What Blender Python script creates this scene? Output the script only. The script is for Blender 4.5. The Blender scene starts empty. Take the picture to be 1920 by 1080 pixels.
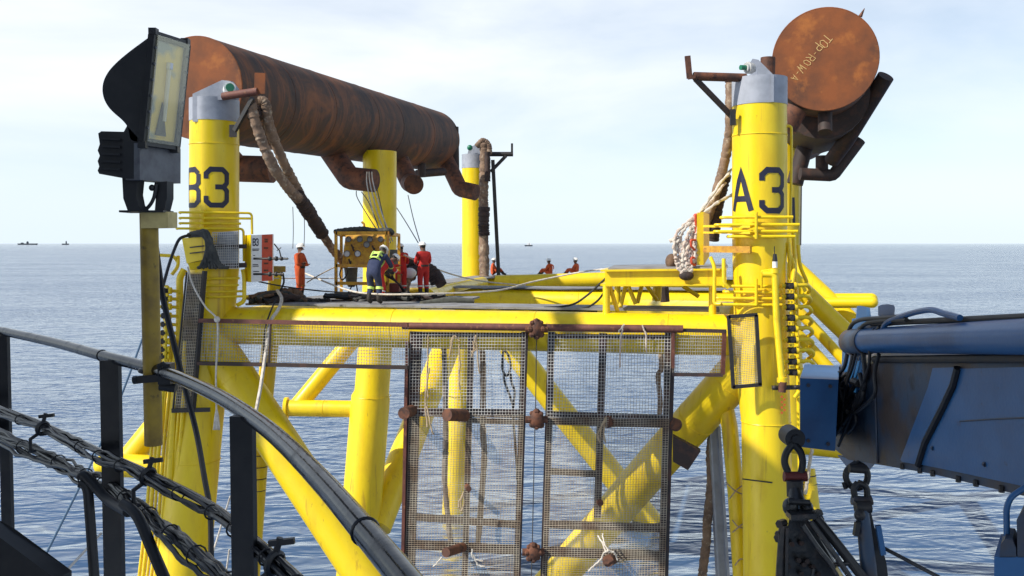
import bpy, bmesh, math, random
from mathutils import Vector, Matrix
R = math.radians
random.seed(7)
C = bpy.context.scene.collection
SC = bpy.context.scene

# ------------------------------------------------------------------ camera, world, sun, exposure
F = 1800.0                     # focal length in pixels of the 1920 px wide photograph
CZ = 15.3                      # eye height over the sea
TH = math.atan(84 / F)
cam_d = bpy.data.cameras.new('camera'); cam = bpy.data.objects.new('camera', cam_d); C.objects.link(cam)
cam.location = (0, 0, CZ); cam.rotation_euler = (math.pi / 2 - TH, 0, 0)
cam_d.sensor_width = 36; cam_d.lens = 36 * F / 1920; cam_d.clip_start = 0.05; cam_d.clip_end = 90000
SC.camera = cam
SUN = Vector((-0.667, -0.333, 0.667)).normalized()
w = bpy.data.worlds.new('World'); SC.world = w; w.use_nodes = True
nt = w.node_tree; nt.nodes.clear()
def N(t, k, **kw):
    n = t.nodes.new(k)
    for a, v in kw.items(): setattr(n, a, v)
    return n
out = N(nt, 'ShaderNodeOutputWorld'); bg = N(nt, 'ShaderNodeBackground'); bg2 = N(nt, 'ShaderNodeBackground'); mx = N(nt, 'ShaderNodeMixShader')
sky = N(nt, 'ShaderNodeTexSky', sky_type='NISHITA'); sky.sun_disc = False
sky.sun_elevation = math.asin(SUN.z); sky.sun_rotation = math.atan2(SUN.x, SUN.y) % (2 * math.pi)
sky.air_density = 1.0; sky.dust_density = 0.05; sky.ozone_density = 1.4
bg.inputs[1].default_value = 0.12
bg2.inputs[0].default_value = (0.87, 0.935, 1.0, 1); bg2.inputs[1].default_value = 1.02
tc = N(nt, 'ShaderNodeTexCoord'); mp = N(nt, 'ShaderNodeMapping'); mp.inputs['Scale'].default_value = (1, 1, 3.2); mp.inputs['Location'].default_value = (0.3, 0.1, 0.25)
nz = N(nt, 'ShaderNodeTexNoise'); nz.inputs['Scale'].default_value = 2.1; nz.inputs['Detail'].default_value = 6; nz.inputs['Roughness'].default_value = 0.52; nz.inputs['Distortion'].default_value = 0.3
rp = N(nt, 'ShaderNodeValToRGB'); rp.color_ramp.elements[0].position = 0.34; rp.color_ramp.elements[0].color = (0.38, 0.38, 0.38, 1)
rp.color_ramp.elements[1].position = 0.66; rp.color_ramp.elements[1].color = (0.97, 0.97, 0.97, 1)
L = nt.links.new
L(tc.outputs['Generated'], mp.inputs[0]); L(mp.outputs[0], nz.inputs[0]); L(nz.outputs[0], rp.inputs[0])
L(sky.outputs[0], bg.inputs[0]); sx = N(nt, 'ShaderNodeSeparateXYZ'); L(tc.outputs['Generated'], sx.inputs[0])      # hazy cloud low down, clearer blue overhead
el = N(nt, 'ShaderNodeMapRange', interpolation_type='SMOOTHSTEP'); el.inputs['From Min'].default_value = 0.22; el.inputs['From Max'].default_value = 0.60; el.inputs['To Min'].default_value = 1.0; el.inputs['To Max'].default_value = 0.15; L(sx.outputs['Z'], el.inputs[0])
lo_ = N(nt, 'ShaderNodeMapRange', interpolation_type='SMOOTHSTEP'); lo_.inputs['From Min'].default_value = 0.0; lo_.inputs['From Max'].default_value = 0.16; lo_.inputs['To Min'].default_value = 0.94; lo_.inputs['To Max'].default_value = 0.0; L(sx.outputs['Z'], lo_.inputs[0])   # haze bank on the horizon
cm = N(nt, 'ShaderNodeMath', operation='MULTIPLY'); L(rp.outputs[0], cm.inputs[0]); L(el.outputs[0], cm.inputs[1])
cx = N(nt, 'ShaderNodeMath', operation='MAXIMUM'); L(cm.outputs[0], cx.inputs[0]); L(lo_.outputs[0], cx.inputs[1]); L(cx.outputs[0], mx.inputs[0])
hz = N(nt, 'ShaderNodeMix', data_type='RGBA'); hz.inputs[6].default_value = (0.90, 0.945, 1.0, 1); hz.inputs[7].default_value = (0.70, 0.82, 0.93, 1); L(lo_.outputs[0], hz.inputs['Factor']); L(hz.outputs[2], bg2.inputs[0]); L(bg.outputs[0], mx.inputs[1]); L(bg2.outputs[0], mx.inputs[2]); L(mx.outputs[0], out.inputs[0])
sd = bpy.data.lights.new('sun', 'SUN'); sd.energy = 5.0; sd.angle = R(0.5); sd.color = (1.0, 0.95, 0.86)
so = bpy.data.objects.new('sun', sd); C.objects.link(so); so.location = (-30, -15, 60); so.rotation_euler = (-SUN).to_track_quat('-Z', 'Y').to_euler()
SC.view_settings.view_transform = 'Standard'; SC.view_settings.look = 'None'; SC.view_settings.gamma = 1; SC.view_settings.exposure = 0.19

# ------------------------------------------------------------------ geometry helpers
def P(x, y, d):
    """point seen at photo pixel (x, y) standing d metres ahead of the camera"""
    a = (x - 960) / F; b = (540 - y) / F
    s = d / (math.cos(TH) + b * math.sin(TH))
    return Vector((a * s, d, CZ + (-math.sin(TH) + b * math.cos(TH)) * s))
def W(x, y, z): return Vector((x, y, CZ + z))
def PP(pts): return [P(*p) for p in pts]
def mtr(px, d): return px * d / F
def root_loc(o):
    v = Vector((0, 0, 0))
    while o is not None: v += o.location; o = o.parent
    return v

class MB:
    def __init__(s): s.v = []; s.f = []; s.m = []
    def add(s, vs, fs, mi=0):
        n = len(s.v); s.v += [Vector(v) for v in vs]
        for f in fs: s.f.append([i + n for i in f]); s.m.append(mi)
        return s
    def box(s, c, size, rot=None, mi=0):
        c = Vector(c); h = [k / 2 for k in size]; vs = []
        for z in (-1, 1):
            for (x, y) in ((-1, -1), (1, -1), (1, 1), (-1, 1)):
                p = Vector((x * h[0], y * h[1], z * h[2]))
                vs.append(c + (rot @ p if rot else p))
        return s.add(vs, [(3, 2, 1, 0), (4, 5, 6, 7), (0, 1, 5, 4), (1, 2, 6, 5), (2, 3, 7, 6), (3, 0, 4, 7)], mi)
    def bar(s, a, b, wd, ht, up=Vector((0, 0, 1)), mi=0):
        """rectangular bar from a to b, width across, height along up"""
        a = Vector(a); b = Vector(b); y = (b - a); l = y.length; y.normalize()
        x = y.cross(up)
        if x.length < 1e-4: x = y.cross(Vector((0, 1, 0)))
        x.normalize(); z = x.cross(y)
        return s.box((a + b) / 2, (wd, l, ht), Matrix((x, y, z)).transposed(), mi)
    def tube(s, pts, r, seg=12, caps=True, mi=0, smooth_pts=0):
        pts = [Vector(p) for p in pts]; rs = list(r) if isinstance(r, (list, tuple)) else [r] * len(pts)
        if smooth_pts:
            pts, rs = spline(pts, rs, smooth_pts)
        n = len(pts); tang = []
        for i in range(n):
            t = (pts[min(i + 1, n - 1)] - pts[max(i - 1, 0)])
            if 0 < i < n - 1:
                t = (pts[i + 1] - pts[i]).normalized() + (pts[i] - pts[i - 1]).normalized()
            tang.append(t.normalized() if t.length > 1e-9 else Vector((0, 0, 1)))
        ref = Vector((0, 0, 1)) if abs(tang[0].z) < 0.9 else Vector((1, 0, 0))
        u = tang[0].cross(ref).normalized(); vs = []; fs = []
        for i in range(n):
            u = (u - tang[i] * u.dot(tang[i]))
            u = u.normalized() if u.length > 1e-6 else tang[i].orthogonal().normalized()
            v = tang[i].cross(u)
            k = 1.0
            if 0 < i < n - 1:
                ca = (pts[i + 1] - pts[i]).normalized().dot(tang[i]); k = min(1 / max(ca, 0.3), 1.5)
            for j in range(seg):
                a = 2 * math.pi * j / seg
                vs.append(pts[i] + (u * math.cos(a) + v * math.sin(a)) * rs[i] * (1 + (k - 1) * 0.0))
        for i in range(n - 1):
            for j in range(seg):
                k = (j + 1) % seg
                fs.append((i * seg + j, i * seg + k, (i + 1) * seg + k, (i + 1) * seg + j))
        if caps:
            fs.append(tuple(range(seg - 1, -1, -1))); fs.append(tuple((n - 1) * seg + j for j in range(seg)))
        return s.add(vs, fs, mi)
    def pipe(s, a, b, r, wall, seg=16, mi=0):
        """open ended hollow pipe"""
        a = Vector(a); b = Vector(b); t = (b - a).normalized(); u = t.orthogonal().normalized(); v = t.cross(u); vs = []; fs = []
        for (p, q) in ((a, r), (b, r), (b, r - wall), (a, r - wall)):
            for j in range(seg):
                an = 2 * math.pi * j / seg; vs.append(p + (u * math.cos(an) + v * math.sin(an)) * q)
        for i in range(4):
            for j in range(seg):
                k = (j + 1) % seg; i2 = (i + 1) % 4
                fs.append((i * seg + j, i * seg + k, i2 * seg + k, i2 * seg + j))
        return s.add(vs, fs, mi)
    def prism(s, poly, vec, mi=0):
        """polygon (list of points) extruded along vec"""
        poly = [Vector(p) for p in poly]; n = len(poly); vec = Vector(vec)
        vs = poly + [p + vec for p in poly]
        fs = [tuple(range(n)), tuple(range(2 * n - 1, n - 1, -1))] + [(i, i + n, (i + 1) % n + n, (i + 1) % n) for i in range(n)]
        return s.add(vs, fs, mi)
    def ball(s, c, r, seg=10, rings=7, mi=0, rot=None, top_only=False):
        c = Vector(c); r = Vector(r) if not isinstance(r, (int, float)) else Vector((r, r, r)); vs = []; fs = []
        lo = 0.0 if top_only else -math.pi / 2
        for i in range(rings + 1):
            la = lo + (math.pi / 2 - lo) * i / rings
            for j in range(seg):
                a = 2 * math.pi * j / seg
                p = Vector((r.x * math.cos(la) * math.cos(a), r.y * math.cos(la) * math.sin(a), r.z * math.sin(la)))
                vs.append(c + (rot @ p if rot else p))
        for i in range(rings):
            for j in range(seg):
                k = (j + 1) % seg
                fs.append((i * seg + j, i * seg + k, (i + 1) * seg + k, (i + 1) * seg + j))
        if top_only: fs.append(tuple(range(seg - 1, -1, -1)))
        return s.add(vs, fs, mi)
    def ring(s, c, axis, rad, r, seg=20, tseg=8, mi=0, a0=0.0, a1=2 * math.pi, u=None):
        axis = Vector(axis).normalized(); u = Vector(u).normalized() if u is not None else axis.orthogonal().normalized(); v = axis.cross(u); c = Vector(c)
        full = abs(a1 - a0 - 2 * math.pi) < 1e-3
        pts = [c + (u * math.cos(a0 + (a1 - a0) * i / seg) + v * math.sin(a0 + (a1 - a0) * i / seg)) * rad for i in range(seg + 1)]
        return s.tube(pts, r, tseg, caps=not full, mi=mi)
    def build(s, name, mats, parent=None, sharp=35):
        me = bpy.data.meshes.new(name)
        if parent is None:
            xs = [v.x for v in s.v]; ys = [v.y for v in s.v]; zs = [v.z for v in s.v]
            o0 = Vector(((min(xs) + max(xs)) / 2, (min(ys) + max(ys)) / 2, min(zs)))
        else: o0 = root_loc(parent)
        me.from_pydata([v - o0 for v in s.v], [], s.f)
        if not isinstance(mats, (list, tuple)): mats = [mats]
        for m in mats: me.materials.append(m)
        for p, mi in zip(me.polygons, s.m): p.material_index = mi; p.use_smooth = True
        me.update()
        bm = bmesh.new(); bm.from_mesh(me); bmesh.ops.recalc_face_normals(bm, faces=bm.faces); bm.to_mesh(me); bm.free()
        me.set_sharp_from_angle(angle=R(sharp))
        o = bpy.data.objects.new(name, me); C.objects.link(o)
        if parent is not None: o.parent = parent
        else: o.location = o0
        return o

def spline(pts, rs, k):
    o = []; q = []; n = len(pts)
    for i in range(n - 1):
        p0 = pts[max(i - 1, 0)]; p1 = pts[i]; p2 = pts[i + 1]; p3 = pts[min(i + 2, n - 1)]
        for j in range(k):
            t = j / k
            o.append(0.5 * ((2 * p1) + (p2 - p0) * t + (2 * p0 - 5 * p1 + 4 * p2 - p3) * t * t + (3 * p1 - p0 - 3 * p2 + p3) * t ** 3))
            q.append(rs[i] * (1 - t) + rs[i + 1] * t)
    o.append(pts[-1]); q.append(rs[-1])
    return o, q
def tag(o, label=None, cat=None, group=None, kind=None):
    if label: o['label'] = label
    if cat: o['category'] = cat
    if group: o['group'] = group
    if kind: o['kind'] = kind
    return o
def thing(name, label, cat, loc, group=None):
    o = bpy.data.objects.new(name, None); C.objects.link(o); o.location = loc; o.empty_display_size = 0.2
    return tag(o, label, cat, group)
def tubes(name, mat, parent, *paths, **kw):
    b = MB()
    for (pts, r) in paths: b.tube(pts, r, **kw)
    return b.build(name, mat, parent)
def wobble(pts, amp, k=6, seed=0):
    rnd = random.Random(seed); o, _ = spline([Vector(p) for p in pts], [1] * len(pts), k)
    return [p + Vector((rnd.uniform(-amp, amp), rnd.uniform(-amp, amp), rnd.uniform(-amp, amp))) for p in o]

# ------------------------------------------------------------------ materials
def mat(name, col, rough=0.5, metal=0.0, col2=None, scale=3.0, lo=0.4, hi=0.65, col3=None, scale3=14.0, lo3=0.58, hi3=0.72, bump=0.0, bscale=30.0, stretch=(1, 1, 1), spec=0.5, rough2=None, detail=6, streak=None):
    m = bpy.data.materials.new(name); m.use_nodes = True; t = m.node_tree; b = t.nodes['Principled BSDF']
    b.inputs['Roughness'].default_value = rough; b.inputs['Metallic'].default_value = metal; b.inputs['Specular IOR Level'].default_value = spec
    b.inputs['Base Color'].default_value = (*col, 1)
    tc = N(t, 'ShaderNodeTexCoord'); mp = N(t, 'ShaderNodeMapping'); mp.inputs['Scale'].default_value = stretch
    t.links.new(tc.outputs['Object'], mp.inputs[0]); last = None
    def layer(prev, c, sc, lo, hi): return layer_with(mp, prev, c, sc, lo, hi)
    def layer_with(mpn, prev, c, sc, lo, hi):
        nz = N(t, 'ShaderNodeTexNoise'); nz.inputs['Scale'].default_value = sc; nz.inputs['Detail'].default_value = detail; nz.inputs['Roughness'].default_value = 0.6
        t.links.new(mpn.outputs[0], nz.inputs[0])
        mr = N(t, 'ShaderNodeMapRange'); mr.inputs['From Min'].default_value = lo; mr.inputs['From Max'].default_value = hi
        t.links.new(nz.outputs[0], mr.inputs[0])
        mixn = N(t, 'ShaderNodeMix', data_type='RGBA'); t.links.new(mr.outputs[0], mixn.inputs['Factor'])
        if prev is None: mixn.inputs[6].default_value = (*col, 1)
        else: t.links.new(prev, mixn.inputs[6])
        mixn.inputs[7].default_value = (*c, 1)
        return mixn.outputs[2], mr.outputs[0]
    fac = None
    if col2 is not None: last, fac = layer(None, col2, scale, lo, hi)
    if col3 is not None: last, _ = layer(last, col3, scale3, lo3, hi3)
    if streak is not None:
        mp2 = N(t, 'ShaderNodeMapping'); mp2.inputs['Scale'].default_value = (5, 5, 0.28); t.links.new(tc.outputs['Object'], mp2.inputs[0])
        last, _ = layer_with(mp2, last, streak, 1.0, 0.60, 0.74)
    if last is not None: t.links.new(last, b.inputs['Base Color'])
    if rough2 is not None and fac is not None:
        mr = N(t, 'ShaderNodeMapRange'); mr.inputs['To Min'].default_value = rough; mr.inputs['To Max'].default_value = rough2
        t.links.new(fac, mr.inputs[0]); t.links.new(mr.outputs[0], b.inputs['Roughness'])
    if bump:
        nz = N(t, 'ShaderNodeTexNoise'); nz.inputs['Scale'].default_value = bscale; nz.inputs['Detail'].default_value = 4
        t.links.new(mp.outputs[0], nz.inputs[0]); bp = N(t, 'ShaderNodeBump'); bp.inputs['Strength'].default_value = bump; bp.inputs['Distance'].default_value = 0.02
        t.links.new(nz.outputs[0], bp.inputs['Height']); t.links.new(bp.outputs[0], b.inputs['Normal'])
    return m
M = {}
M['yellow'] = mat('yellow_paint', (0.84, 0.605, 0.008), 0.32, col2=(0.74, 0.50, 0.008), scale=1.3, lo=0.45, hi=0.7, col3=(0.36, 0.20, 0.03), scale3=6.0, lo3=0.66, hi3=0.80, bump=0.06, bscale=9, stretch=(1.6, 1.6, 0.5), streak=(0.50, 0.29, 0.02), rough2=0.5)
M['yellow_pipe'] = mat('yellow_pipework_paint', (0.84, 0.60, 0.010), 0.34, col2=(0.66, 0.43, 0.02), scale=4, lo=0.5, hi=0.75)
M['yellow_old'] = mat('weathered_yellow_paint', (0.34, 0.22, 0.016), 0.5, col2=(0.20, 0.125, 0.018), scale=7, col3=(0.05, 0.03, 0.014), scale3=13, lo3=0.6, hi3=0.72, bump=0.1, bscale=60)
M['cream'] = mat('cream_plate', (0.62, 0.50, 0.20), 0.6, col2=(0.45, 0.34, 0.13), scale=9)
M['orange_frame'] = mat('orange_yellow_paint', (0.62, 0.33, 0.02), 0.5, col2=(0.42, 0.18, 0.02), scale=5, col3=(0.16, 0.07, 0.02), scale3=20)
M['grey_cap'] = mat('grey_primer', (0.36, 0.38, 0.43), 0.55, col2=(0.28, 0.30, 0.34), scale=3)
M['white'] = mat('white_paint', (0.80, 0.80, 0.78), 0.45, col2=(0.66, 0.66, 0.64), scale=8, lo=0.5, hi=0.8)
M['pale_steel'] = mat('pale_worn_steel', (0.52, 0.52, 0.50), 0.5, col2=(0.34, 0.33, 0.31), scale=9)
M['green'] = mat('green_paint', (0.01, 0.16, 0.08), 0.4)
M['letter'] = mat('navy_lettering', (0.010, 0.012, 0.035), 0.5, col2=(0.03, 0.03, 0.06), scale=10, lo=0.55, hi=0.8)
M['rust'] = mat('rusty_steel', (0.085, 0.035, 0.020), 0.75, col2=(0.20, 0.068, 0.028), scale=2.6, lo=0.42, hi=0.68, col3=(0.022, 0.013, 0.012), scale3=6, lo3=0.5, hi3=0.7, bump=0.25, bscale=25)
M['rust_red'] = mat('red_rusty_steel', (0.15, 0.050, 0.034), 0.7, col2=(0.085, 0.030, 0.022), scale=3, col3=(0.28, 0.12, 0.05), scale3=8, bump=0.2, bscale=30)
M['rust_orange'] = mat('orange_rust_face', (0.23, 0.066, 0.016), 0.8, col2=(0.10, 0.036, 0.016), scale=0.9, lo=0.40, hi=0.66, col3=(0.38, 0.125, 0.024), scale3=1.3, lo3=0.54, hi3=0.72, detail=10, bump=0.1, bscale=14)
M['rust_dark'] = mat('dark_rusty_steel', (0.030, 0.018, 0.015), 0.7, col2=(0.075, 0.032, 0.02), scale=4, lo=0.5, hi=0.72, bump=0.2, bscale=25)
M['dark'] = mat('dark_steel', (0.016, 0.017, 0.019), 0.55, col2=(0.03, 0.024, 0.02), scale=8)
M['black'] = mat('black_paint', (0.008, 0.009, 0.011), 0.45, col2=(0.016, 0.016, 0.017), scale=10)
M['rail'] = mat('worn_black_rail_paint', (0.005, 0.007, 0.011), 0.12, spec=0.26, col2=(0.014, 0.016, 0.020), scale=9, lo=0.5, hi=0.75, rough2=0.35, bump=0.05, bscale=18)
M['housing_grey'] = mat('grey_lamp_housing', (0.13, 0.135, 0.145), 0.5, col2=(0.08, 0.08, 0.09), scale=14)
M['rubber'] = mat('black_rubber', (0.010, 0.010, 0.011), 0.5)
M['cable'] = mat('grey_cable_jacket', (0.012, 0.013, 0.016), 0.32, col2=(0.05, 0.046, 0.042), scale=14, lo=0.5, hi=0.7)
M['wire'] = mat('galvanised_mesh', (0.64, 0.63, 0.60), 0.5, col2=(0.36, 0.33, 0.28), scale=1.2, lo=0.45, hi=0.6)
M['wire_grey'] = mat('dull_grey_mesh', (0.40, 0.40, 0.40), 0.55, col2=(0.26, 0.25, 0.23), scale=1.6, lo=0.45, hi=0.6)
M['wire_rusty'] = mat('rust_stained_mesh', (0.50, 0.44, 0.34), 0.6, col2=(0.26, 0.18, 0.11), scale=1.4, lo=0.42, hi=0.62)
M['channel'] = mat('rusty_channel', (0.022, 0.018, 0.020), 0.7, col2=(0.07, 0.030, 0.022), scale=2.2, lo=0.45, hi=0.68, bump=0.2, bscale=25)
M['board'] = mat('mottled_board', (0.14, 0.115, 0.07), 0.8, col2=(0.035, 0.035, 0.04), scale=3.5, lo=0.42, hi=0.58, bump=0.2)  # brown sheet colour with dark grey blotches
M['deck'] = mat('grey_deck_boards', (0.27, 0.27, 0.28), 0.8, col2=(0.18, 0.175, 0.17), scale=1.6, col3=(0.10, 0.09, 0.08), scale3=5, lo3=0.6, hi3=0.75, bump=0.2, bscale=12)
M['navy'] = mat('navy_crane_paint', (0.026, 0.120, 0.29), 0.34, col2=(0.018, 0.082, 0.205), scale=1.8, col3=(0.04, 0.03, 0.028), scale3=7, lo3=0.66, hi3=0.78, bump=0.06, bscale=30)
M['navy_dirty'] = mat('grimy_crane_steel', (0.026, 0.055, 0.10), 0.5, col2=(0.06, 0.042, 0.034), scale=2.2, lo=0.42, hi=0.6, col3=(0.012, 0.016, 0.022), scale3=5, bump=0.1, bscale=20)
M['sling'] = mat('wrapped_canvas_sling', (0.26, 0.17, 0.11), 0.9, col2=(0.13, 0.085, 0.06), scale=3.2, col3=(0.42, 0.34, 0.25), scale3=6, lo3=0.55, hi3=0.7, bump=0.8, bscale=9)
M['sling_dark'] = mat('dark_sling_sleeve', (0.030, 0.020, 0.018), 0.8, col2=(0.06, 0.035, 0.028), scale=4, bump=0.4, bscale=12)
M['sling_grey'] = mat('grey_sling', (0.20, 0.17, 0.15), 0.9, col2=(0.10, 0.085, 0.08), scale=4, bump=0.6, bscale=14)
M['rope_tan'] = mat('tan_rope', (0.46, 0.35, 0.22), 0.9, col2=(0.32, 0.23, 0.14), scale=12, bump=0.5, bscale=40)
M['rope_white'] = mat('pale_rope', (0.66, 0.61, 0.53), 0.9, col2=(0.46, 0.40, 0.33), scale=8, bump=0.5, bscale=30)
M['rope_pink'] = mat('pinkish_mooring_rope', (0.50, 0.38, 0.31), 0.9, col2=(0.64, 0.56, 0.47), scale=4, col3=(0.20, 0.12, 0.09), scale3=7, bump=0.8, bscale=14)
M['rope_blue'] = mat('blue_rope', (0.06, 0.12, 0.20), 0.7)
M['wire_rope'] = mat('grey_wire_rope', (0.05, 0.05, 0.052), 0.6)
M['tarp'] = mat('dark_tarpaulin', (0.03, 0.032, 0.030), 0.75, col2=(0.07, 0.07, 0.06), scale=4, bump=0.6, bscale=8)
M['sack'] = mat('brown_sacking', (0.20, 0.12, 0.07), 0.9, col2=(0.10, 0.06, 0.04), scale=6, bump=0.6, bscale=12)
M['red_paint'] = mat('red_sign_paint', (0.62, 0.075, 0.025), 0.5, col2=(0.50, 0.06, 0.02), scale=6)
M['red_spray'] = mat('sprayed_red_mark', (0.55, 0.10, 0.02), 0.7)
M['chalk'] = mat('pale_yellow_chalk', (0.60, 0.40, 0.16), 0.9, col2=(0.32, 0.13, 0.03), scale=16, lo=0.54, hi=0.68)
M['red_cloth'] = mat('red_coverall', (0.60, 0.030, 0.022), 0.85, col2=(0.42, 0.02, 0.018), scale=7, bump=0.4, bscale=14)
M['orange_cloth'] = mat('orange_coverall', (0.62, 0.105, 0.022), 0.85, col2=(0.42, 0.065, 0.02), scale=7, bump=0.4, bscale=14)
M['navy_cloth'] = mat('navy_coverall', (0.018, 0.028, 0.075), 0.85, col2=(0.03, 0.04, 0.09), scale=7, bump=0.4, bscale=14)
M['hivis'] = mat('lime_reflective_tape', (0.55, 0.72, 0.16), 0.5)
M['tape'] = mat('silver_reflective_tape', (0.62, 0.60, 0.58), 0.4)
M['orange_vest'] = mat('orange_life_vest', (0.75, 0.11, 0.02), 0.8)
M['skin'] = mat('brown_skin', (0.13, 0.065, 0.04), 0.55)
M['boot'] = mat('dark_boots', (0.02, 0.015, 0.012), 0.6)
M['hair'] = mat('black_hair', (0.008, 0.007, 0.006), 0.6)
M['helmet'] = mat('white_helmet', (0.82, 0.80, 0.75), 0.3)
M['gauge'] = mat('gauge_face', (0.62, 0.62, 0.60), 0.35, col2=(0.45, 0.45, 0.46), scale=20)
M['gauge_dull'] = mat('dull_gauge_face', (0.20, 0.21, 0.22), 0.3, col2=(0.30, 0.30, 0.28), scale=14)
M['bucket'] = mat('dull_green_bucket', (0.11, 0.11, 0.085), 0.6, col2=(0.07, 0.065, 0.05), scale=7)
M['hook_red'] = mat('dull_red_hook', (0.14, 0.022, 0.018), 0.6)
M['shade_blocker'] = mat('grey_blocker_paint', (0.22, 0.23, 0.25), 0.6, col2=(0.16, 0.16, 0.17), scale=1)  # paint of the unseen blockers added to cast shade
M['hull'] = mat('dark_hull', (0.03, 0.04, 0.055), 0.6)

def banded_rust(axis):
    """rust of a rolled tank shell: can seams and scale bands run round the axis"""
    m = bpy.data.materials.new('banded_rust'); m.use_nodes = True; t = m.node_tree; b = t.nodes['Principled BSDF']; b.inputs['Roughness'].default_value = 0.72
    tc = N(t, 'ShaderNodeTexCoord'); dot = N(t, 'ShaderNodeVectorMath', operation='DOT_PRODUCT'); dot.inputs[1].default_value = axis
    t.links.new(tc.outputs['Object'], dot.inputs[0])
    n0 = N(t, 'ShaderNodeTexNoise'); n0.inputs['Scale'].default_value = 0.5; n0.inputs['Detail'].default_value = 5; t.links.new(tc.outputs['Object'], n0.inputs[0])
    ad = N(t, 'ShaderNodeMath', operation='MULTIPLY_ADD'); t.links.new(n0.outputs[0], ad.inputs[0]); ad.inputs[1].default_value = 0.9; t.links.new(dot.outputs['Value'], ad.inputs[2])
    nb = N(t, 'ShaderNodeTexNoise', noise_dimensions='1D'); nb.inputs['Scale'].default_value = 0.62; nb.inputs['Detail'].default_value = 4; nb.inputs['Roughness'].default_value = 0.62
    t.links.new(ad.outputs[0], nb.inputs['W'])
    r1 = N(t, 'ShaderNodeValToRGB'); e = r1.color_ramp.elements
    e[0].position = 0.30; e[0].color = (0.030, 0.018, 0.014, 1); e[1].position = 0.78; e[1].color = (0.16, 0.058, 0.022, 1)
    for pp, cc in ((0.42, (0.045, 0.026, 0.018)), (0.505, (0.075, 0.036, 0.020)), (0.535, (0.19, 0.066, 0.024)), (0.57, (0.085, 0.040, 0.022)), (0.66, (0.055, 0.034, 0.020))):
        x = e.new(pp); x.color = (*cc, 1)
    t.links.new(nb.outputs[0], r1.inputs[0])
    n2 = N(t, 'ShaderNodeTexNoise'); n2.inputs['Scale'].default_value = 2.2; n2.inputs['Detail'].default_value = 8; n2.inputs['Roughness'].default_value = 0.65; t.links.new(tc.outputs['Object'], n2.inputs[0])
    mr = N(t, 'ShaderNodeMapRange'); mr.inputs['From Min'].default_value = 0.42; mr.inputs['From Max'].default_value = 0.68; t.links.new(n2.outputs[0], mr.inputs[0])
    mixn = N(t, 'ShaderNodeMix', data_type='RGBA'); t.links.new(mr.outputs[0], mixn.inputs['Factor']); t.links.new(r1.outputs[0], mixn.inputs[6]); mixn.inputs[7].default_value = (0.085, 0.040, 0.020, 1)
    n3 = N(t, 'ShaderNodeTexNoise'); n3.inputs['Scale'].default_value = 0.55; n3.inputs['Detail'].default_value = 9; n3.inputs['Roughness'].default_value = 0.68; n3.inputs['Distortion'].default_value = 0.6; t.links.new(tc.outputs['Object'], n3.inputs[0])
    last = mixn.outputs[2]
    for lo, hi, cc in ((0.52, 0.66, (0.24, 0.080, 0.022)), (0.46, 0.34, (0.026, 0.018, 0.015))):
        m3 = N(t, 'ShaderNodeMapRange'); m3.inputs['From Min'].default_value = lo; m3.inputs['From Max'].default_value = hi; m3.inputs['To Max'].default_value = 0.8; t.links.new(n3.outputs[0], m3.inputs[0])
        x3 = N(t, 'ShaderNodeMix', data_type='RGBA'); t.links.new(m3.outputs[0], x3.inputs['Factor']); t.links.new(last, x3.inputs[6]); x3.inputs[7].default_value = (*cc, 1); last = x3.outputs[2]
    t.links.new(last, b.inputs['Base Color'])
    bp = N(t, 'ShaderNodeBump'); bp.inputs['Strength'].default_value = 0.25; bp.inputs['Distance'].default_value = 0.03; t.links.new(n2.outputs[0], bp.inputs['Height']); t.links.new(bp.outputs[0], b.inputs['Normal'])
    return m

def glass_mat():
    m = bpy.data.materials.new('dusty_lamp_glass'); m.use_nodes = True; t = m.node_tree; t.nodes.clear()
    o = N(t, 'ShaderNodeOutputMaterial'); a = N(t, 'ShaderNodeBsdfTransparent'); g = N(t, 'ShaderNodeBsdfGlossy'); x = N(t, 'ShaderNodeMixShader')
    g.inputs['Roughness'].default_value = 0.05; x.inputs[0].default_value = 0.13; a.inputs[0].default_value = (0.97, 0.95, 0.85, 1)
    t.links.new(a.outputs[0], x.inputs[1]); t.links.new(g.outputs[0], x.inputs[2]); t.links.new(x.outputs[0], o.inputs[0]); return m
M['glass'] = glass_mat()
M['reflector'] = mat('reflection_tinted_reflector', (0.86, 0.68, 0.22), 0.35, metal=0.15, col2=(0.28, 0.36, 0.44), scale=6, lo=0.50, hi=0.62, detail=2)  # yellow and blue-grey reflections of the surroundings put into the colour

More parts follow.
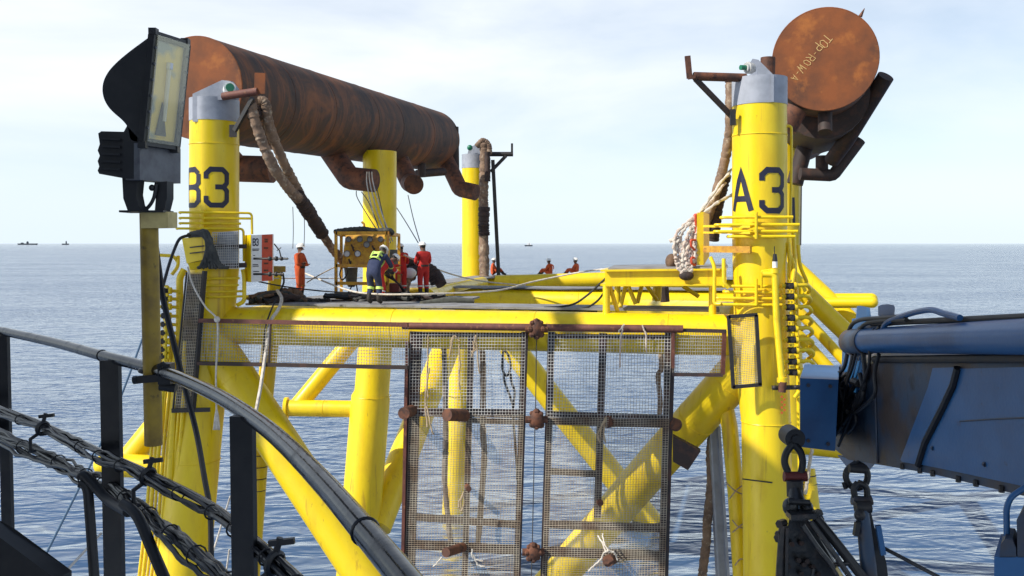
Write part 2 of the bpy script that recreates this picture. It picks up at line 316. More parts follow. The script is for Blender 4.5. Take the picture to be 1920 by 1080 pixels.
def sea_mat():
    m = bpy.data.materials.new('sea_water'); m.use_nodes = True; t = m.node_tree; t.nodes.clear()
    o = N(t, 'ShaderNodeOutputMaterial'); df = N(t, 'ShaderNodeBsdfDiffuse'); gl = N(t, 'ShaderNodeBsdfGlossy'); mxs = N(t, 'ShaderNodeMixShader'); fr = N(t, 'ShaderNodeFresnel'); cl = N(t, 'ShaderNodeMath', operation='MINIMUM')
    df.inputs['Color'].default_value = (0.052, 0.100, 0.190, 1); gl.inputs['Color'].default_value = (1, 1, 1, 1); gl.inputs['Roughness'].default_value = 0.08; fr.inputs['IOR'].default_value = 1.36; cl.inputs[1].default_value = 0.84   # a ruffled sea never mirrors fully
    t.links.new(fr.outputs[0], cl.inputs[0]); t.links.new(cl.outputs[0], mxs.inputs[0]); t.links.new(df.outputs[0], mxs.inputs[1]); t.links.new(gl.outputs[0], mxs.inputs[2]); t.links.new(mxs.outputs[0], o.inputs[0])
    tc = N(t, 'ShaderNodeTexCoord')
    def nz(scale, sx, rot, detail, dist=0.0):
        mp = N(t, 'ShaderNodeMapping'); mp.inputs['Scale'].default_value = (sx, 1, 1); mp.inputs['Rotation'].default_value = (0, 0, rot)
        t.links.new(tc.outputs['Object'], mp.inputs[0])
        n = N(t, 'ShaderNodeTexNoise'); n.inputs['Scale'].default_value = scale; n.inputs['Detail'].default_value = detail; n.inputs['Roughness'].default_value = 0.55; n.inputs['Distortion'].default_value = dist
        t.links.new(mp.outputs[0], n.inputs[0]); return n.outputs[0]
    def mul(a, k):
        n = N(t, 'ShaderNodeMath', operation='MULTIPLY'); t.links.new(a, n.inputs[0]); n.inputs[1].default_value = k; return n.outputs[0]
    def add(a, b2):
        n = N(t, 'ShaderNodeMath', operation='ADD'); t.links.new(a, n.inputs[0]); t.links.new(b2, n.inputs[1]); return n.outputs[0]
    def patch(a, b2, k):      # ruffled patches and slicks
        n = N(t, 'ShaderNodeMapRange'); n.inputs['From Min'].default_value = 0.35; n.inputs['From Max'].default_value = 0.65; n.inputs['To Min'].default_value = 0.12 * k; n.inputs['To Max'].default_value = k; t.links.new(b2, n.inputs[0])
        q_ = N(t, 'ShaderNodeMath', operation='MULTIPLY'); t.links.new(a, q_.inputs[0]); t.links.new(n.outputs[0], q_.inputs[1]); return q_.outputs[0]
    h = add(add(mul(nz(0.50, 0.45, 0.10, 2.5, 0.9), 1.35), patch(nz(1.5, 0.6, -0.15, 2, 0.5), nz(0.022, 0.45, 0.2, 2), 0.66)), mul(nz(0.06, 0.5, 0.3, 2), 3.0))
    bp = N(t, 'ShaderNodeBump'); bp.inputs['Strength'].default_value = 1.0; bp.inputs['Distance'].default_value = 0.42
    t.links.new(h, bp.inputs['Height'])
    for q_ in (df, gl, fr): t.links.new(bp.outputs[0], q_.inputs['Normal'])
    return m
M['sea'] = sea_mat()

# ------------------------------------------------------------------ the setting
s = MB(); ext = 40000
s.add([(-ext, -300, 0), (ext, -300, 0), (ext, ext, 0), (-ext, ext, 0)], [(0, 1, 2, 3)])
tag(s.build('sea', M['sea']), kind='structure')

# ------------------------------------------------------------------ steel jacket
B3 = (-8.84, 28.5); A3 = (6.5, 25.2); B2 = (-5.63, 40.8); B1 = (-2.15, 54.5); A2 = (10.5, 37.5); A1 = (14.3, 50.5)
ZB = -2.43
jk = thing('steel_jacket', 'yellow painted offshore steel jacket standing in the sea, its tall legs lettered B3 and A3', 'steel jacket', (0, 38, 0))
def leg(pts, rs, caps=True):
    b = MB(); b.tube(PP(pts), rs, 40); return b.build('leg', M['yellow'], jk)
def at_deep(x, y, d, dz):
    """extend a leg below frame to the sea bed side of the surface"""
    return (x, y, d)
legB3 = leg([(402, 229, 28.5), (402, 272, 28.5), (402, 505, 28.5), (394, 585, 28.4), (375, 720, 28.2), (356, 930, 27.8), (338, 1120, 27.5), (318, 1420, 27.0)], [0.70, 0.71, 0.71, 0.72, 0.76, 0.76, 0.76, 0.76])
legA3 = leg([(1424, 199, 25.2), (1424, 255, 25.2), (1424, 455, 25.2), (1424, 500, 25.2), (1427, 620, 25.15), (1432, 740, 25.05), (1436, 790, 25.0), (1439, 1000, 24.8), (1443, 1500, 24.2)], [0.69, 0.70, 0.70, 0.69, 0.69, 0.66, 0.63, 0.63, 0.63])
legB2 = leg([(712, 284, 40.8), (712, 520, 40.8), (708, 600, 40.8), (697, 735, 40.6), (695, 745, 40.6), (680, 930, 40.3), (664, 1120, 40.0), (655, 1230, 39.8)], [0.71, 0.71, 0.72, 0.73, 0.82, 0.83, 0.83, 0.83])
legB1 = leg([(889, 316, 54.5), (889, 515, 54.5), (878, 600, 54.5), (864, 660, 54.4), (858, 800, 54.2), (848, 985, 54.0), (846, 1040, 54.0)], [0.69, 0.69, 0.66, 0.62, 0.60, 0.62, 0.62])
legA2 = leg([(1466, 230, 37.5), (1466, 560, 37.5), (1474, 800, 37.2), (1486, 1220, 36.6)], 0.70)
legA1 = leg([(1470, 305, 50.5), (1470, 560, 50.5), (1478, 800, 50.2), (1488, 1040, 50.0)], 0.66)
# weld beads
for lg, rows in ((legB3, [(402, 272, 28.5, 0.715), (394, 585, 28.4, 0.724), (363, 862, 27.93, 0.765)]), (legA3, [(1424, 255, 25.2, 0.705), (1436, 790, 25.0, 0.636)]), (legB2, [(696, 742, 40.6, 0.826)])):
    for (x, y, d, r) in rows:
        b = MB(); b.ring(P(x, y, d), (0, 0, 1), r, 0.012, 40, 6); b.build('weld_seam', M['yellow'], lg)
# grey caps with lifting padeyes
def caps(lg, x, ytop, ybot, d, r, px, side):
    b = MB(); b.tube([P(x, ybot, d) + Vector((0, 0, 0.0)), P(x, ytop, d)], r, 40); b.build('grey_top', M['grey_cap'], lg)
    return P(x, ytop, d)
top = caps(legB3, 402, 187, 229, 28.5, 0.715, 0, 1)
b = MB(); dv = Vector((0.28, 0.30, 0)).normalized()
b.prism(PP([(361, 228, 27.85), (361, 176, 27.85), (416, 150, 27.85), (432, 152, 27.85), (443, 166, 27.85), (443, 186, 27.85), (372, 189, 27.85), (371, 228, 27.85)]), (0.05, 0.12, 0)); b.build('padeye', M['grey_cap'], legB3)
b = MB(); c = P(430, 167, 27.8); ax = Vector((0.35, -0.85, 0.1)).normalized(); b.tube([c + ax * -0.5, c + ax * 0.16], 0.17, 20, mi=0); b.tube([c + ax * 0.14, c + ax * 0.2], 0.12, 20, mi=1); b.build('trunnion', [M['white'], M['green']], legB3)
top = caps(legA3, 1424, 148, 199, 25.2, 0.705, 0, 1)
b = MB(); b.prism(PP([(1419, 150, 25.0), (1416, 126, 25.0), (1406, 118, 25.0), (1411, 110, 25.0), (1422, 112, 25.0), (1453, 143, 25.0), (1453, 150, 25.0)]), (0.03, 0.10, 0)); b.build('padeye', M['grey_cap'], legA3)
b = MB(); b.prism(PP([(1446, 140, 24.45), (1451, 140, 24.45), (1451, 191, 24.45), (1446, 191, 24.45)]), (0.1, 0.3, 0)); b.build('stiffener', M['grey_cap'], legA3)
b = MB(); b.prism(PP([(1392, 148, 24.75), (1420, 132, 24.75), (1420, 148, 24.75)]), (0.02, 0.05, 0)); b.build('gusset', M['grey_cap'], legA3)
b = MB(); c = P(1405, 127, 25.1); ax = Vector((-0.9, -0.4, -0.05)).normalized(); b.tube([c + ax * -0.22, c + ax * 0.06], 0.155, 20, mi=0); b.tube([c + ax * 0.05, c + ax * 0.12], 0.12, 20, mi=0); b.tube([c + ax * 0.10, c + ax * 0.28], 0.065, 16, mi=1); b.build('trunnion', [M['pale_steel'], M['green']], legA3)
caps(legB1, 889, 290, 316, 54.5, 0.70, 0, 1)
b = MB(); b.prism(PP([(876, 290, 54.3), (880, 276, 54.3), (900, 268, 54.3), (905, 290, 54.3)]), (0, 0.2, 0), mi=0); b.ball(P(881, 277, 54), 0.16, mi=1); b.build('trunnion', [M['grey_cap'], M['green']], legB1)

# lettering on the legs
GL = {'I': [[(.34, 0), (.30, 1)]], '3': [[(0, .74), (0, .88), (.13, 1), (.47, 1), (.6, .88), (.6, .62), (.5, .51), (.26, .51)], [(.5, .51), (.6, .40), (.6, .12), (.47, 0), (.13, 0), (0, .12), (0, .26)]],
      'A': [[(0, 0), (.30, 1), (.60, 0)], [(.10, .30), (.50, .30)]],
      'B': [[(.6, .88), (.47, 1), (0, 1), (0, 0), (.47, 0), (.6, .12), (.6, .40), (.5, .51), (0, .51)], [(.5, .51), (.6, .62), (.6, .88)]],
      '2': [[(0, .8), (0, .88), (.13, 1), (.47, 1), (.6, .88), (.6, .62), (0, .1), (0, 0), (.6, 0)]],
      'T': [[(0, 1), (.6, 1)], [(.3, 1), (.3, 0)]], 'O': [[(.3, 1), (.05, .8), (.05, .2), (.3, 0), (.55, .2), (.55, .8), (.3, 1)]],
      'P': [[(.05, 0), (.05, 1), (.5, .95), (.55, .7), (.45, .5), (.05, .48)]], 'R': [[(.05, 0), (.05, 1), (.5, .95), (.55, .7), (.45, .5), (.05, .48)], [(.3, .48), (.6, 0)]],
      'W': [[(0, 1), (.15, 0), (.3, .7), (.45, 0), (.6, 1)]], '-': [[(.12, .5), (.48, .5)]]}
def strokes(b, glyph, fn, wd, mi=0, sub=4):
    """flat ribbons along a glyph's strokes; fn maps (u, v) to a point"""
    for line in GL[glyph]:
        pts = []
        for i in range(len(line) - 1):
            for j in range(sub): t = j / sub; pts.append((line[i][0] * (1 - t) + line[i + 1][0] * t, line[i][1] * (1 - t) + line[i + 1][1] * t))
        pts.append(line[-1]); n = len(pts); vs = []
        for i in range(n):
            a = pts[max(i - 1, 0)]; c = pts[min(i + 1, n - 1)]; dx, dy = c[0] - a[0], c[1] - a[1]; l = math.hypot(dx, dy) or 1
            k = 1.0
            if 0 < i < n - 1:
                d1 = (pts[i][0] - a[0], pts[i][1] - a[1]); l1 = math.hypot(*d1) or 1
                ca = abs((d1[0] * dx + d1[1] * dy) / (l1 * l)); k = min(1 / max(ca, 0.5), 1.5)
            nx, ny = -dy / l * wd / 2 * k, dx / l * wd / 2 * k
            vs += [fn(pts[i][0] + nx, pts[i][1] + ny), fn(pts[i][0] - nx, pts[i][1] - ny)]
        b.add(vs, [(2 * i, 2 * i + 1, 2 * i + 3, 2 * i + 2) for i in range(n - 1)], mi)
def on_leg(lg, px, d, r, z0, h, items):
    axis = P(px, 456, d); v = Vector((axis[0], axis[1], 0)).normalized(); rt = Vector((v.y, -v.x, 0))
    b = MB()
    for (g, mid) in items:
        def fn(u, q, mid=mid):
            a = R(mid) + (u - 0.3) * h * 0.95 / r
            rr = r + 0.012
            ax_ = P(px, 456 - (z0 + q * h) * F / d, d)
            return Vector((ax_.x, ax_.y, CZ + z0 + q * h)) + rt * (math.sin(a) * rr) - v * (math.cos(a) * rr)
        strokes(b, g, fn, 0.142)
    return b.build('lettering', M['letter'], lg)
on_leg(legB3, 402, 28.5, 0.71, 1.10, 1.03, [('B', -62), ('3', 5)])
on_leg(legA3, 1424, 25.2, 0.70, 0.83, 1.03, [('A', -41), ('3', 29)])
on_leg(legA2, 1466, 37.5, 0.70, 0.75, 1.0, [('I', 36)])

# deck level beams
def beam(name, a, b_, r, seg=32, parent=None, mat_='yellow'):
    b = MB(); b.tube([a, b_] if not isinstance(a, list) else a, r if not isinstance(a, list) else b_, seg); return b.build(name, M[mat_], parent or jk)
def w3(q, z=ZB): return W(q[0], q[1], z)
beam('deck_beam', w3(B3), w3(A3), 0.55, 40)
m0, m1 = w3(B2), w3(A2); q = lambda t: m0.lerp(m1, t)
beam('deck_beam', [q(0), q(0.20), q(0.245), q(1)], [0.36, 0.36, 0.55, 0.55], 36)
beam('deck_beam', w3(B1), w3(A1), 0.5)
beam('deck_beam', w3(B3), w3(B2), 0.4); beam('deck_beam', w3(B2), w3(B1), 0.4)
beam('deck_beam', w3(A3), w3(A2), 0.45); beam('deck_beam', w3(A2), w3(A1), 0.45)
beam('deck_beam', P(1390, 590, 27.2), P(1190, 578, 38.2), 0.36)
beam('deck_beam', P(930, 530, 46.0), P(1150, 524, 45.0), 0.35)
beam('deck_beam', P(800, 556, 35.5), P(905, 530, 50.0), 0.30)
# braces
def brace(pts, r): 
    b = MB(); b.tube(PP(pts), r, 32); return b.build('brace', M['yellow'], jk)
brace([(1412, 668, 25.4), (1230, 868, 28.2), (1060, 1065, 31.0), (860, 1290, 34.0)], 0.58)
brace([(396, 640, 28.2), (535, 850, 27.4), (690, 1085, 26.6), (850, 1330, 25.9)], 0.60)
brace([(955, 645, 53.0), (1060, 780, 52.8), (1190, 942, 52.6), (1260, 1030, 52.5)], 0.70)
brace([(842, 640, 47.5), (800, 745, 45.0), (720, 950, 41.0), (705, 988, 40.4)], 0.66)
brace([(700, 590, 43.0), (556, 764, 41.3)], 0.38)
b = MB(); b.tube(PP([(538, 765, 41.2), (680, 767, 40.8)]), 0.36, 28); b.tube(PP([(534, 765, 41.2), (540, 765, 41.2)]), 0.47, 28); b.build('pipe_stub', M['yellow'], jk)
# far bracing seen right of the A3 leg, in the side face
brace([(1475, 487, 31.5), (1574, 580, 30.5), (1640, 643, 29.8), (1720, 718, 29.0)], 0.27)
brace([(1446, 486, 27.6), (1553, 592, 27.0), (1660, 694, 26.4)], 0.26)
brace([(1455, 537, 29.0), (1547, 637, 28.4), (1650, 748, 27.8)], 0.155)
brace([(1455, 583, 28.6), (1532, 667, 28.2), (1610, 752, 27.8)], 0.175)
brace([(1575, 846, 29.0), (1500, 838, 29.0), (1440, 830, 28.5)], 0.22)
b = MB(); b.tube(PP([(1515, 561, 31.0), (1634, 561, 30.2)]), 0.19, 20); b.ball(P(1634, 561, 30.2), 0.19, 16, 8); b.tube(PP([(1515, 568, 30.2), (1636, 567, 29.4)]), 0.17, 20); b.ball(P(1636, 567, 29.4), 0.17, 16, 8); b.build('bumper_pipe', M['yellow'], jk)
# left side bracing of B3
brace([(420, 640, 31.0), (245, 858, 30.0)], 0.38)
b = MB(); b.tube(PP([(380, 880, 29.4), (214, 872, 29.4), (196, 872, 29.4)]), [0.36, 0.36, 0.33], 28); b.ball(P(196, 872, 29.4), 0.33, 20, 10); b.build('pipe_stub', M['yellow'], jk)
brace([(1400, 690, 27.0), (1240, 860, 29.5), (1190, 915, 30.0)], 0.26)
def seam(a, c, t_, r):
    a, c = Vector(a), Vector(c); b = MB(); b.ring(a.lerp(c, t_), c - a, r + .003, .010, 36, 6); b.build('weld_seam', M['yellow'], jk)
for t_ in (.10, .115, .36, .62, .85): seam(w3(B3), w3(A3), t_, .55)
for t_ in (.3, .52, .7): seam(w3(B2), w3(A2), t_, .55)
for t_ in (.2, .55): seam(P(1412, 668, 25.4), P(1230, 868, 28.2), t_, .58); seam(P(396, 640, 28.2), P(535, 850, 27.4), t_ + .15, .60)
seam(P(538, 765, 41.2), P(680, 767, 40.8), .5, .36); seam(P(1446, 486, 27.6), P(1553, 592, 27.0), .7, .26)
# conductor sleeves and slim piles
def pile(pts, r, name='slim_pile', m='yellow'):
    b = MB(); b.tube(PP(pts), r, 24); return b.build(name, M[m], jk)
slim = pile([(512, 590, 30.2), (497, 740, 30.0), (484, 900, 29.8), (468, 1130, 29.4)], 0.26)
pa = pile([(1348, 700, 26.3), (1368, 800, 26.1), (1380, 930, 26.0), (1392, 1120, 25.8)], 0.22)
pb = pile([(1512, 880, 27.2), (1522, 960, 27.0), (1536, 1130, 26.8)], 0.24)
# black draught marks
def marks(o, rows):
    b = MB()
    for (c, r, a0, a1) in rows: b.ring(c, (0, 0, 1), r, 0.014, 16, 6, a0=a0, a1=a1, u=(1, 0, 0))
    b.build('draught_mark', M['letter'], o)
marks(slim, [(P(484 - (y - 900) * .07, y, 29.78), .265, R(200), R(350)) for y in range(830, 1050, 22)])
marks(pb, [(P(1512 + (y - 880) * .125, y, 27.15), .245, R(200), R(350)) for y in range(890, 990, 16)])
marks(legB1, [(P(858 - (y - 800) * .054, y, 54.2), .615, 0, 2 * math.pi) for y in (742, 822, 862, 902, 943)])
marks(legB3, [(P(350 - (y - 960) * .09, y, 27.75), .772, R(300), R(350)) for y in range(985, 1075, 18)])
b = MB(); b.prism(PP([(1334, 805, 26.9), (1346, 800, 26.9), (1366, 1120, 26.9), (1352, 1120, 26.9)]), (0.05, 0.05, 0)); b.prism(PP([(1346, 800, 26.8), (1351, 800, 26.8), (1371, 1120, 26.8), (1366, 1120, 26.8)]), (0, 0.32, 0)); b.prism(PP([(1331, 805, 26.8), (1334, 805, 26.8), (1352, 1120, 26.8), (1348, 1120, 26.8)]), (0, 0.32, 0))
b.build('guide_beam', M['grey_cap'], jk)
# walkways laid on the beams
def slab(name, quad, t=0.06, m='deck'):
    b = MB(); b.prism([W(*p) for p in quad], (0, 0, -t)); return b.build(name, M[m], jk)
slab('deck_plate', [(-8.0, 28.75, -1.80), (5.6, 25.85, -1.80), (5.9, 27.3, -1.80), (-1.7, 28.95, -1.80), (-1.1, 32.6, -1.80), (-6.4, 33.9, -1.80), (-7.6, 29.9, -1.80)])
slab('deck_plate', [(-4.6, 40.2, -1.80), (9.6, 37.3, -1.80), (9.8, 38.4, -1.80), (-4.4, 41.5, -1.80)])
slab('deck_plate', [(-1.2, 53.6, -1.80), (13.0, 49.8, -1.80), (13.4, 51.4, -1.80), (-0.8, 55.4, -1.80)])
slab('deck_plate', [(-5.2, 41.0, -1.82), (-3.6, 41.0, -1.82), (-0.6, 54.0, -1.82), (-2.0, 54.3, -1.82)])

# pipework ringing the legs
def rings(lg, axis, r, rows, rp=0.035):
    v = Vector((axis[0], axis[1], 0)).normalized(); rt = Vector((v.y, -v.x, 0)); base = Vector((axis[0], axis[1], 0))
    for (z, l, rr_, drop) in rows:
        pts = [base + rt * (-r - l) - v * (r * 0.1), base + rt * (-r - l) - v * (r + 0.10), base - v * (r + 0.14), base + rt * (r + rr_) - v * (r + 0.02)]
        if drop: pts = pts + [pts[-1] + Vector((0, 0, -drop))]
        pts = [p + Vector((0, 0, CZ + z)) if i < 4 else p + Vector((0, 0, CZ + z)) for i, p in enumerate(pts)]
        b = MB(); b.tube(rounded(pts, 0.12), rp, 10); b.build('flooding_pipe', M['yellow_pipe'], lg)
def rounded(pts, r, k=5):
    """polyline with rounded corners"""
    pts = [Vector(p) for p in pts]; o = [pts[0]]
    for i in range(1, len(pts) - 1):
        a, b_, c = pts[i - 1], pts[i], pts[i + 1]
        l = min(r, (a - b_).length * 0.45, (c - b_).length * 0.45); p = b_ + (a - b_).normalized() * l; q_ = b_ + (c - b_).normalized() * l
        for j in range(k + 1): t = j / k; o.append(p * (1 - t) ** 2 + b_ * 2 * t * (1 - t) + q_ * t * t)
    o.append(pts[-1]); return o
rings(legB3, B3, 0.71, [(0.88, 0.22, 0.36, 0.62), (0.72, 0.22, 0.32, 0), (0.57, 0.22, 0.05, 0.0), (0.42, 0.30, 0.12, 0.95)])
rings(legB3, B3, 0.72, [(-1.02, -0.5, -0.02, 0), (-1.22, -0.5, -0.05, 0), (-1.40, -0.5, 0.12, 0), (-1.55, -0.5, 0.22, 0)])
tubes('flooding_pipe', M['yellow_pipe'], legB3, (rounded(PP([(455, 505, 28.0), (458, 520, 28.0), (458, 565, 27.9), (445, 572, 27.7)]), 0.1), 0.06))
rings(legA3, A3, 0.70, [(0.66, 0.28, 0.10, 0), (0.47, 0.42, 0.26, 0), (0.30, 0.44, 0.22, 0.0), (0.17, 0.10, 0.16, 0)], 0.04)
rings(legA3, A3, 0.69, [(-1.10, 0.20, -0.12, 0), (-1.25, 0.20, -0.12, 0), (-1.41, 0.42, -0.12, 0), (-1.57, 0.42, -0.12, 0)], 0.04)
b = MB(); b.tube(PP([(1418, 398, 24.33), (1418, 448, 24.33)]), 0.04, 8); b.tube(PP([(1418, 523, 24.33), (1418, 572, 24.33)]), 0.04, 8); b.build('pipe_clamp', M['yellow_pipe'], legA3)
b = MB(); b.tube(PP([(378, 393, 27.65), (378, 432, 27.65)]), 0.06, 8); b.build('pipe_clamp', M['yellow_pipe'], legB3)
tubes('flooding_pipe', M['yellow_pipe'], legA3, (rounded(PP([(1352, 570, 24.6), (1339, 570, 24.7), (1340, 500, 24.8), (1332, 482, 24.9)]), 0.15), 0.05), (rounded(PP([(1366, 540, 24.5), (1357, 530, 24.5), (1357, 485, 24.6)]), 0.1), 0.05))
tubes('handle', M['yellow_pipe'], legA3, (rounded(PP([(1470, 236, 25.0), (1484, 236, 25.0), (1484, 300, 25.0), (1482, 420, 25.0)]), 0.1), 0.035))
# tall riser and its head
b = MB(); b.tube(rounded(PP([(1430, 514, 24.2), (1453, 514, 24.1), (1456, 600, 24.1), (1466, 712, 24.0)]), 0.12), 0.085, 16); b.tube(PP([(1452, 504, 24.15), (1452, 512, 24.15)]), 0.14, 16); b.tube(PP([(1466, 708, 24.0), (1467, 716, 24.0)]), 0.13, 16)
b.tube(rounded(PP([(1428, 540, 24.3), (1428, 508, 24.2), (1452, 505, 24.15)]), 0.05), 0.03, 8); b.build('riser', M['yellow_pipe'], legA3)
b = MB(); b.tube(PP([(1453, 502, 24.15), (1453, 488, 24.15)]), 0.065, 12, mi=0); b.tube(PP([(1453, 490, 24.15), (1453, 476, 24.15)]), [0.07, 0.045], 12, mi=1); b.tube(PP([(1452, 478, 24.15), (1452, 462, 24.15)]), 0.012, 6, mi=1); b.build('valve_actuator', [M['white'], M['black']], legA3)
b = MB(); c = P(1470, 727, 24.0); b.bar(P(1448, 727, 24.05), P(1500, 726, 24.05), 0.14, 0.10, mi=0); b.tube(PP([(1466, 735, 23.95), (1468, 716, 23.95)]), 0.10, 12, mi=1); b.ball(P(1452, 727, 23.95), 0.06); b.ball(P(1492, 726, 23.95), 0.06); b.build('pipe_bracket', [M['dark'], M['rust']], legA3)
b = MB()
for i in range(7): b.box(P(1466 + (i % 2) * 5, 744 + i * 5, 24.35), (0.05, 0.012, 0.05))
b.build('sprayed_mark', M['red_spray'], legA3)
b = MB(); v = Vector((A3[0], A3[1], 0)).normalized(); b.bar(P(1448, 905, 24.25), P(1392, 898, 24.3), 0.03, 0.03); b.build('wire_lashing', M['dark'], legA3)
# lower vertical pipe bundle on the left of B3
for i in range(8):
    o_ = i * 7.6; dd = 27.6 - .04 * i
    tubes('flooding_pipe', M['yellow_pipe'], legB3, (PP([(304 + o_ * .8, 625 + 14 * (i % 3), dd), (297 + o_ * .9, 740, dd), (285 + o_, 830, dd - .05), (275 + o_, 960, dd - .15), (254 + o_, 1140, dd - .3)]), (0.048, 0.06, 0.042)[i % 3]))
tubes('flooding_pipe', M['yellow_pipe'], legB3, (rounded(PP([(346, 505, 27.75), (337, 520, 27.7), (336, 640, 27.6), (325, 780, 27.4), (318, 900, 27.2)]), 0.2), 0.10))
for y in (700, 822, 960):
    b = MB(); b.bar(P(300 - (y - 700) * .06, y, 27.5), P(333 - (y - 700) * .06, y, 27.5), 0.12, 0.09); b.build('pipe_bracket', M['rust'], legB3)
# valve manifolds
def manifold(label, base, spots, d, pegdir, side_pipes):
    t = thing('valve_manifold', label, 'valve manifold', base, 'rows of flooding valves')
    for i, (x, y) in enumerate(spots):
        c = P(x, y, d); b = MB()
        b.tube([c + Vector((-0.10, 0, 0)), c + Vector((0.10, 0, 0))], [0.085, 0.085], 10); b.tube([c + Vector((0, 0, -.07)), c + Vector((0, 0, .07))], 0.075, 10); b.tube([c + Vector((0, -.16, 0)), c], 0.05, 8)
        v = b.build('valve', M['dark'], t)
        b = MB(); e = c + Vector((pegdir * 0.19, -0.02, 0.0)); b.tube([c + Vector((pegdir * .10, 0, 0)), e], [0.05, 0.035], 8); b.ball(e, (0.03, 0.06, 0.06)); b.bar(e + Vector((0, 0, -.08)), e + Vector((0, 0, .08)), 0.03, 0.03); b.build('handwheel', M['yellow_pipe'], v)
        b = MB(); b.tube([c + Vector((0, 0, .1)), c + Vector((0, 0, .16))], 0.06, 10); b.tube([c + Vector((-pegdir * .10, 0, 0)), c + Vector((-pegdir * .16, 0, 0))], 0.10, 12); b.build('flange', M['yellow_pipe'], v)
    for pts in side_pipes:
        b = MB(); b.tube(rounded(PP(pts), 0.15), 0.05, 10); b.build('branch_pipe', M['yellow_pipe'], t)
    return t
ysR = [536, 556, 576, 596, 616, 637, 657, 678, 698]
spR = [(1480 + i * .8, y) for i, y in enumerate(ysR)]
sideR = [[(1486 + i, y, 24.3), (1514 + i, y - 2, 24.4), (1521 + i, y + 8, 24.6), (1500 + i, y + 22, 25.0)] for i, y in enumerate(ysR)]
sideR += [[(1488, 698, 24.3), (1518, 690, 24.4), (1518, 706, 24.4), (1490, 745, 24.5)], [(1497, 745, 24.5), (1496, 640, 24.6), (1484, 530, 24.8), (1478, 455, 24.9)], [(1510, 745, 24.7), (1492, 700, 24.7), (1494, 560, 24.9), (1487, 430, 25.2)],
          [(1484, 540, 24.6), (1490, 500, 24.8), (1478, 470, 25.0), (1476, 440, 25.0)], [(1495, 535, 25.0), (1515, 533, 25.0), (1500, 500, 25.2), (1496, 460, 25.4)], [(1497, 745, 24.6), (1499, 850, 24.6), (1502, 1000, 24.5)]]
manifold('column of dark valves with yellow handwheels bolted along the right side of the A3 leg', P(1480, 720, 24.5), spR, 24.25, -1, sideR)
ysL = [545, 560, 575, 592, 608, 624, 640, 655, 668]
manifold('column of dark valves with yellow pegs beside the leg lettered B3', P(318, 690, 27.5), [(311 - i * .3, y) for i, y in enumerate(ysL)], 27.4, -1,
         [[(316 - i * .3, y, 27.45), (332, y + 1, 27.55), (336, y + 4, 27.6)] for i, y in enumerate(ysL)] + [[(314, 536, 27.4), (308, 700, 27.3), (296, 860, 27.2)], [(322, 515, 27.6), (334, 500, 27.7), (334, 480, 27.8)], [(293, 478, 27.7), (326, 480, 27.7), (334, 492, 27.8)]])
# box and bracket things on B3
t = thing('junction_box', 'yellow steel box with open slots strapped to the B3 leg above the valves', 'box', P(365, 505, 27.4))
b = MB(); b.prism(PP([(341, 447, 27.5), (384, 442, 27.3), (385, 486, 27.3), (350, 494, 27.4)]), (0.12, 0.45, 0)); b.build('box_body', M['yellow'], t)
b = MB(); b.prism(PP([(352, 494, 27.35), (385, 488, 27.3), (380, 500, 27.4), (357, 506, 27.4)]), (0.12, 0.4, 0)); b.build('sloping_base', M['yellow'], t)
b = MB()
for y in (462, 473): b.bar(P(356, y + 2, 27.34), P(383, y - 1, 27.24), 0.02, 0.035)
b.build('slot', M['dark'], t)
b = MB(); rnd = random.Random(3)
for i in range(9):
    b.tube(wobble(PP([(352 + i, 441 + rnd.uniform(-3, 3), 27.4), (375 + i * 2, 437 + rnd.uniform(-4, 6), 27.2), (388 + i * 1.4, 460 + rnd.uniform(-5, 5), 27.1), (380 + i * 4, 490 + rnd.uniform(-4, 6), 27.15), (372 + i * 7, 503, 27.2)]), 0.02, 4, i), 0.05, 6)
tag(b.build('cable_tangle', M['tarp']), 'tangle of black hoses and netting draped between the yellow box and mesh screen on B3', 'hose bundle')

# mesh screens
def front_d(px, off):
    """depth of the plane of the front face, off metres before it, at a pixel column"""
    c = (px - 960) / F; s_ = (c * (28.5 - .978 * off) + 8.84 + .21 * off) / (15.34 + 3.3 * c)
    return 28.5 - 3.3 * s_ - .978 * off
def FP(px, py, off=0.75): return P(px, py, front_d(px, off))
def grid(b, quad, nx, ny, r, fn, rx=None, mi=0, jit=0.0):
    """woven wire: quad is tl, tr, br, bl in pixels"""
    (ax, ay), (bx, by), (cx, cy), (dx, dy) = quad
    rg = random.Random(nx * 31 + ny); sag = [(rg.uniform(-1, 1), rg.uniform(0, 6)) for _ in range(3)]
    def bow(u, v_): return Vector((0, sum(a * .018 * math.sin(math.pi * (k + 1) * u + ph) * math.sin(math.pi * (k + 1) * v_ + ph) for k, (a, ph) in enumerate(sag)), 0))
    def at_(u, v_, e):
        x = (ax + (bx - ax) * u) * (1 - v_) + (dx + (cx - dx) * u) * v_; y = (ay + (by - ay) * u) * (1 - v_) + (dy + (cy - dy) * u) * v_
        return fn(x + e, y + e) + bow(u, v_)
    for i in range(nx + 1):
        e = rg.uniform(-.5, .5); b.tube([at_(i / nx, k / 5, e * math.sin(k)) for k in range(6)], rx or r, 4, mi=mi)
    for j in range(ny + 1):
        e = rg.uniform(-.4, .4); b.tube([at_(k / 5, j / ny, e * math.sin(k)) + Vector((0, -0.012, 0)) for k in range(6)], r, 4, mi=mi)
t = thing('mesh_screen', 'small upright galvanised mesh screen in front of the B3 leg beside the sign', 'mesh screen', P(425, 505, 27.5))
b = MB(); fn = lambda x, y: P(x, y, 27.62); grid(b, [(398, 436), (447, 434), (447, 503), (392, 503)], 14, 14, 0.009, fn); b.build('mesh', M['wire'], t)
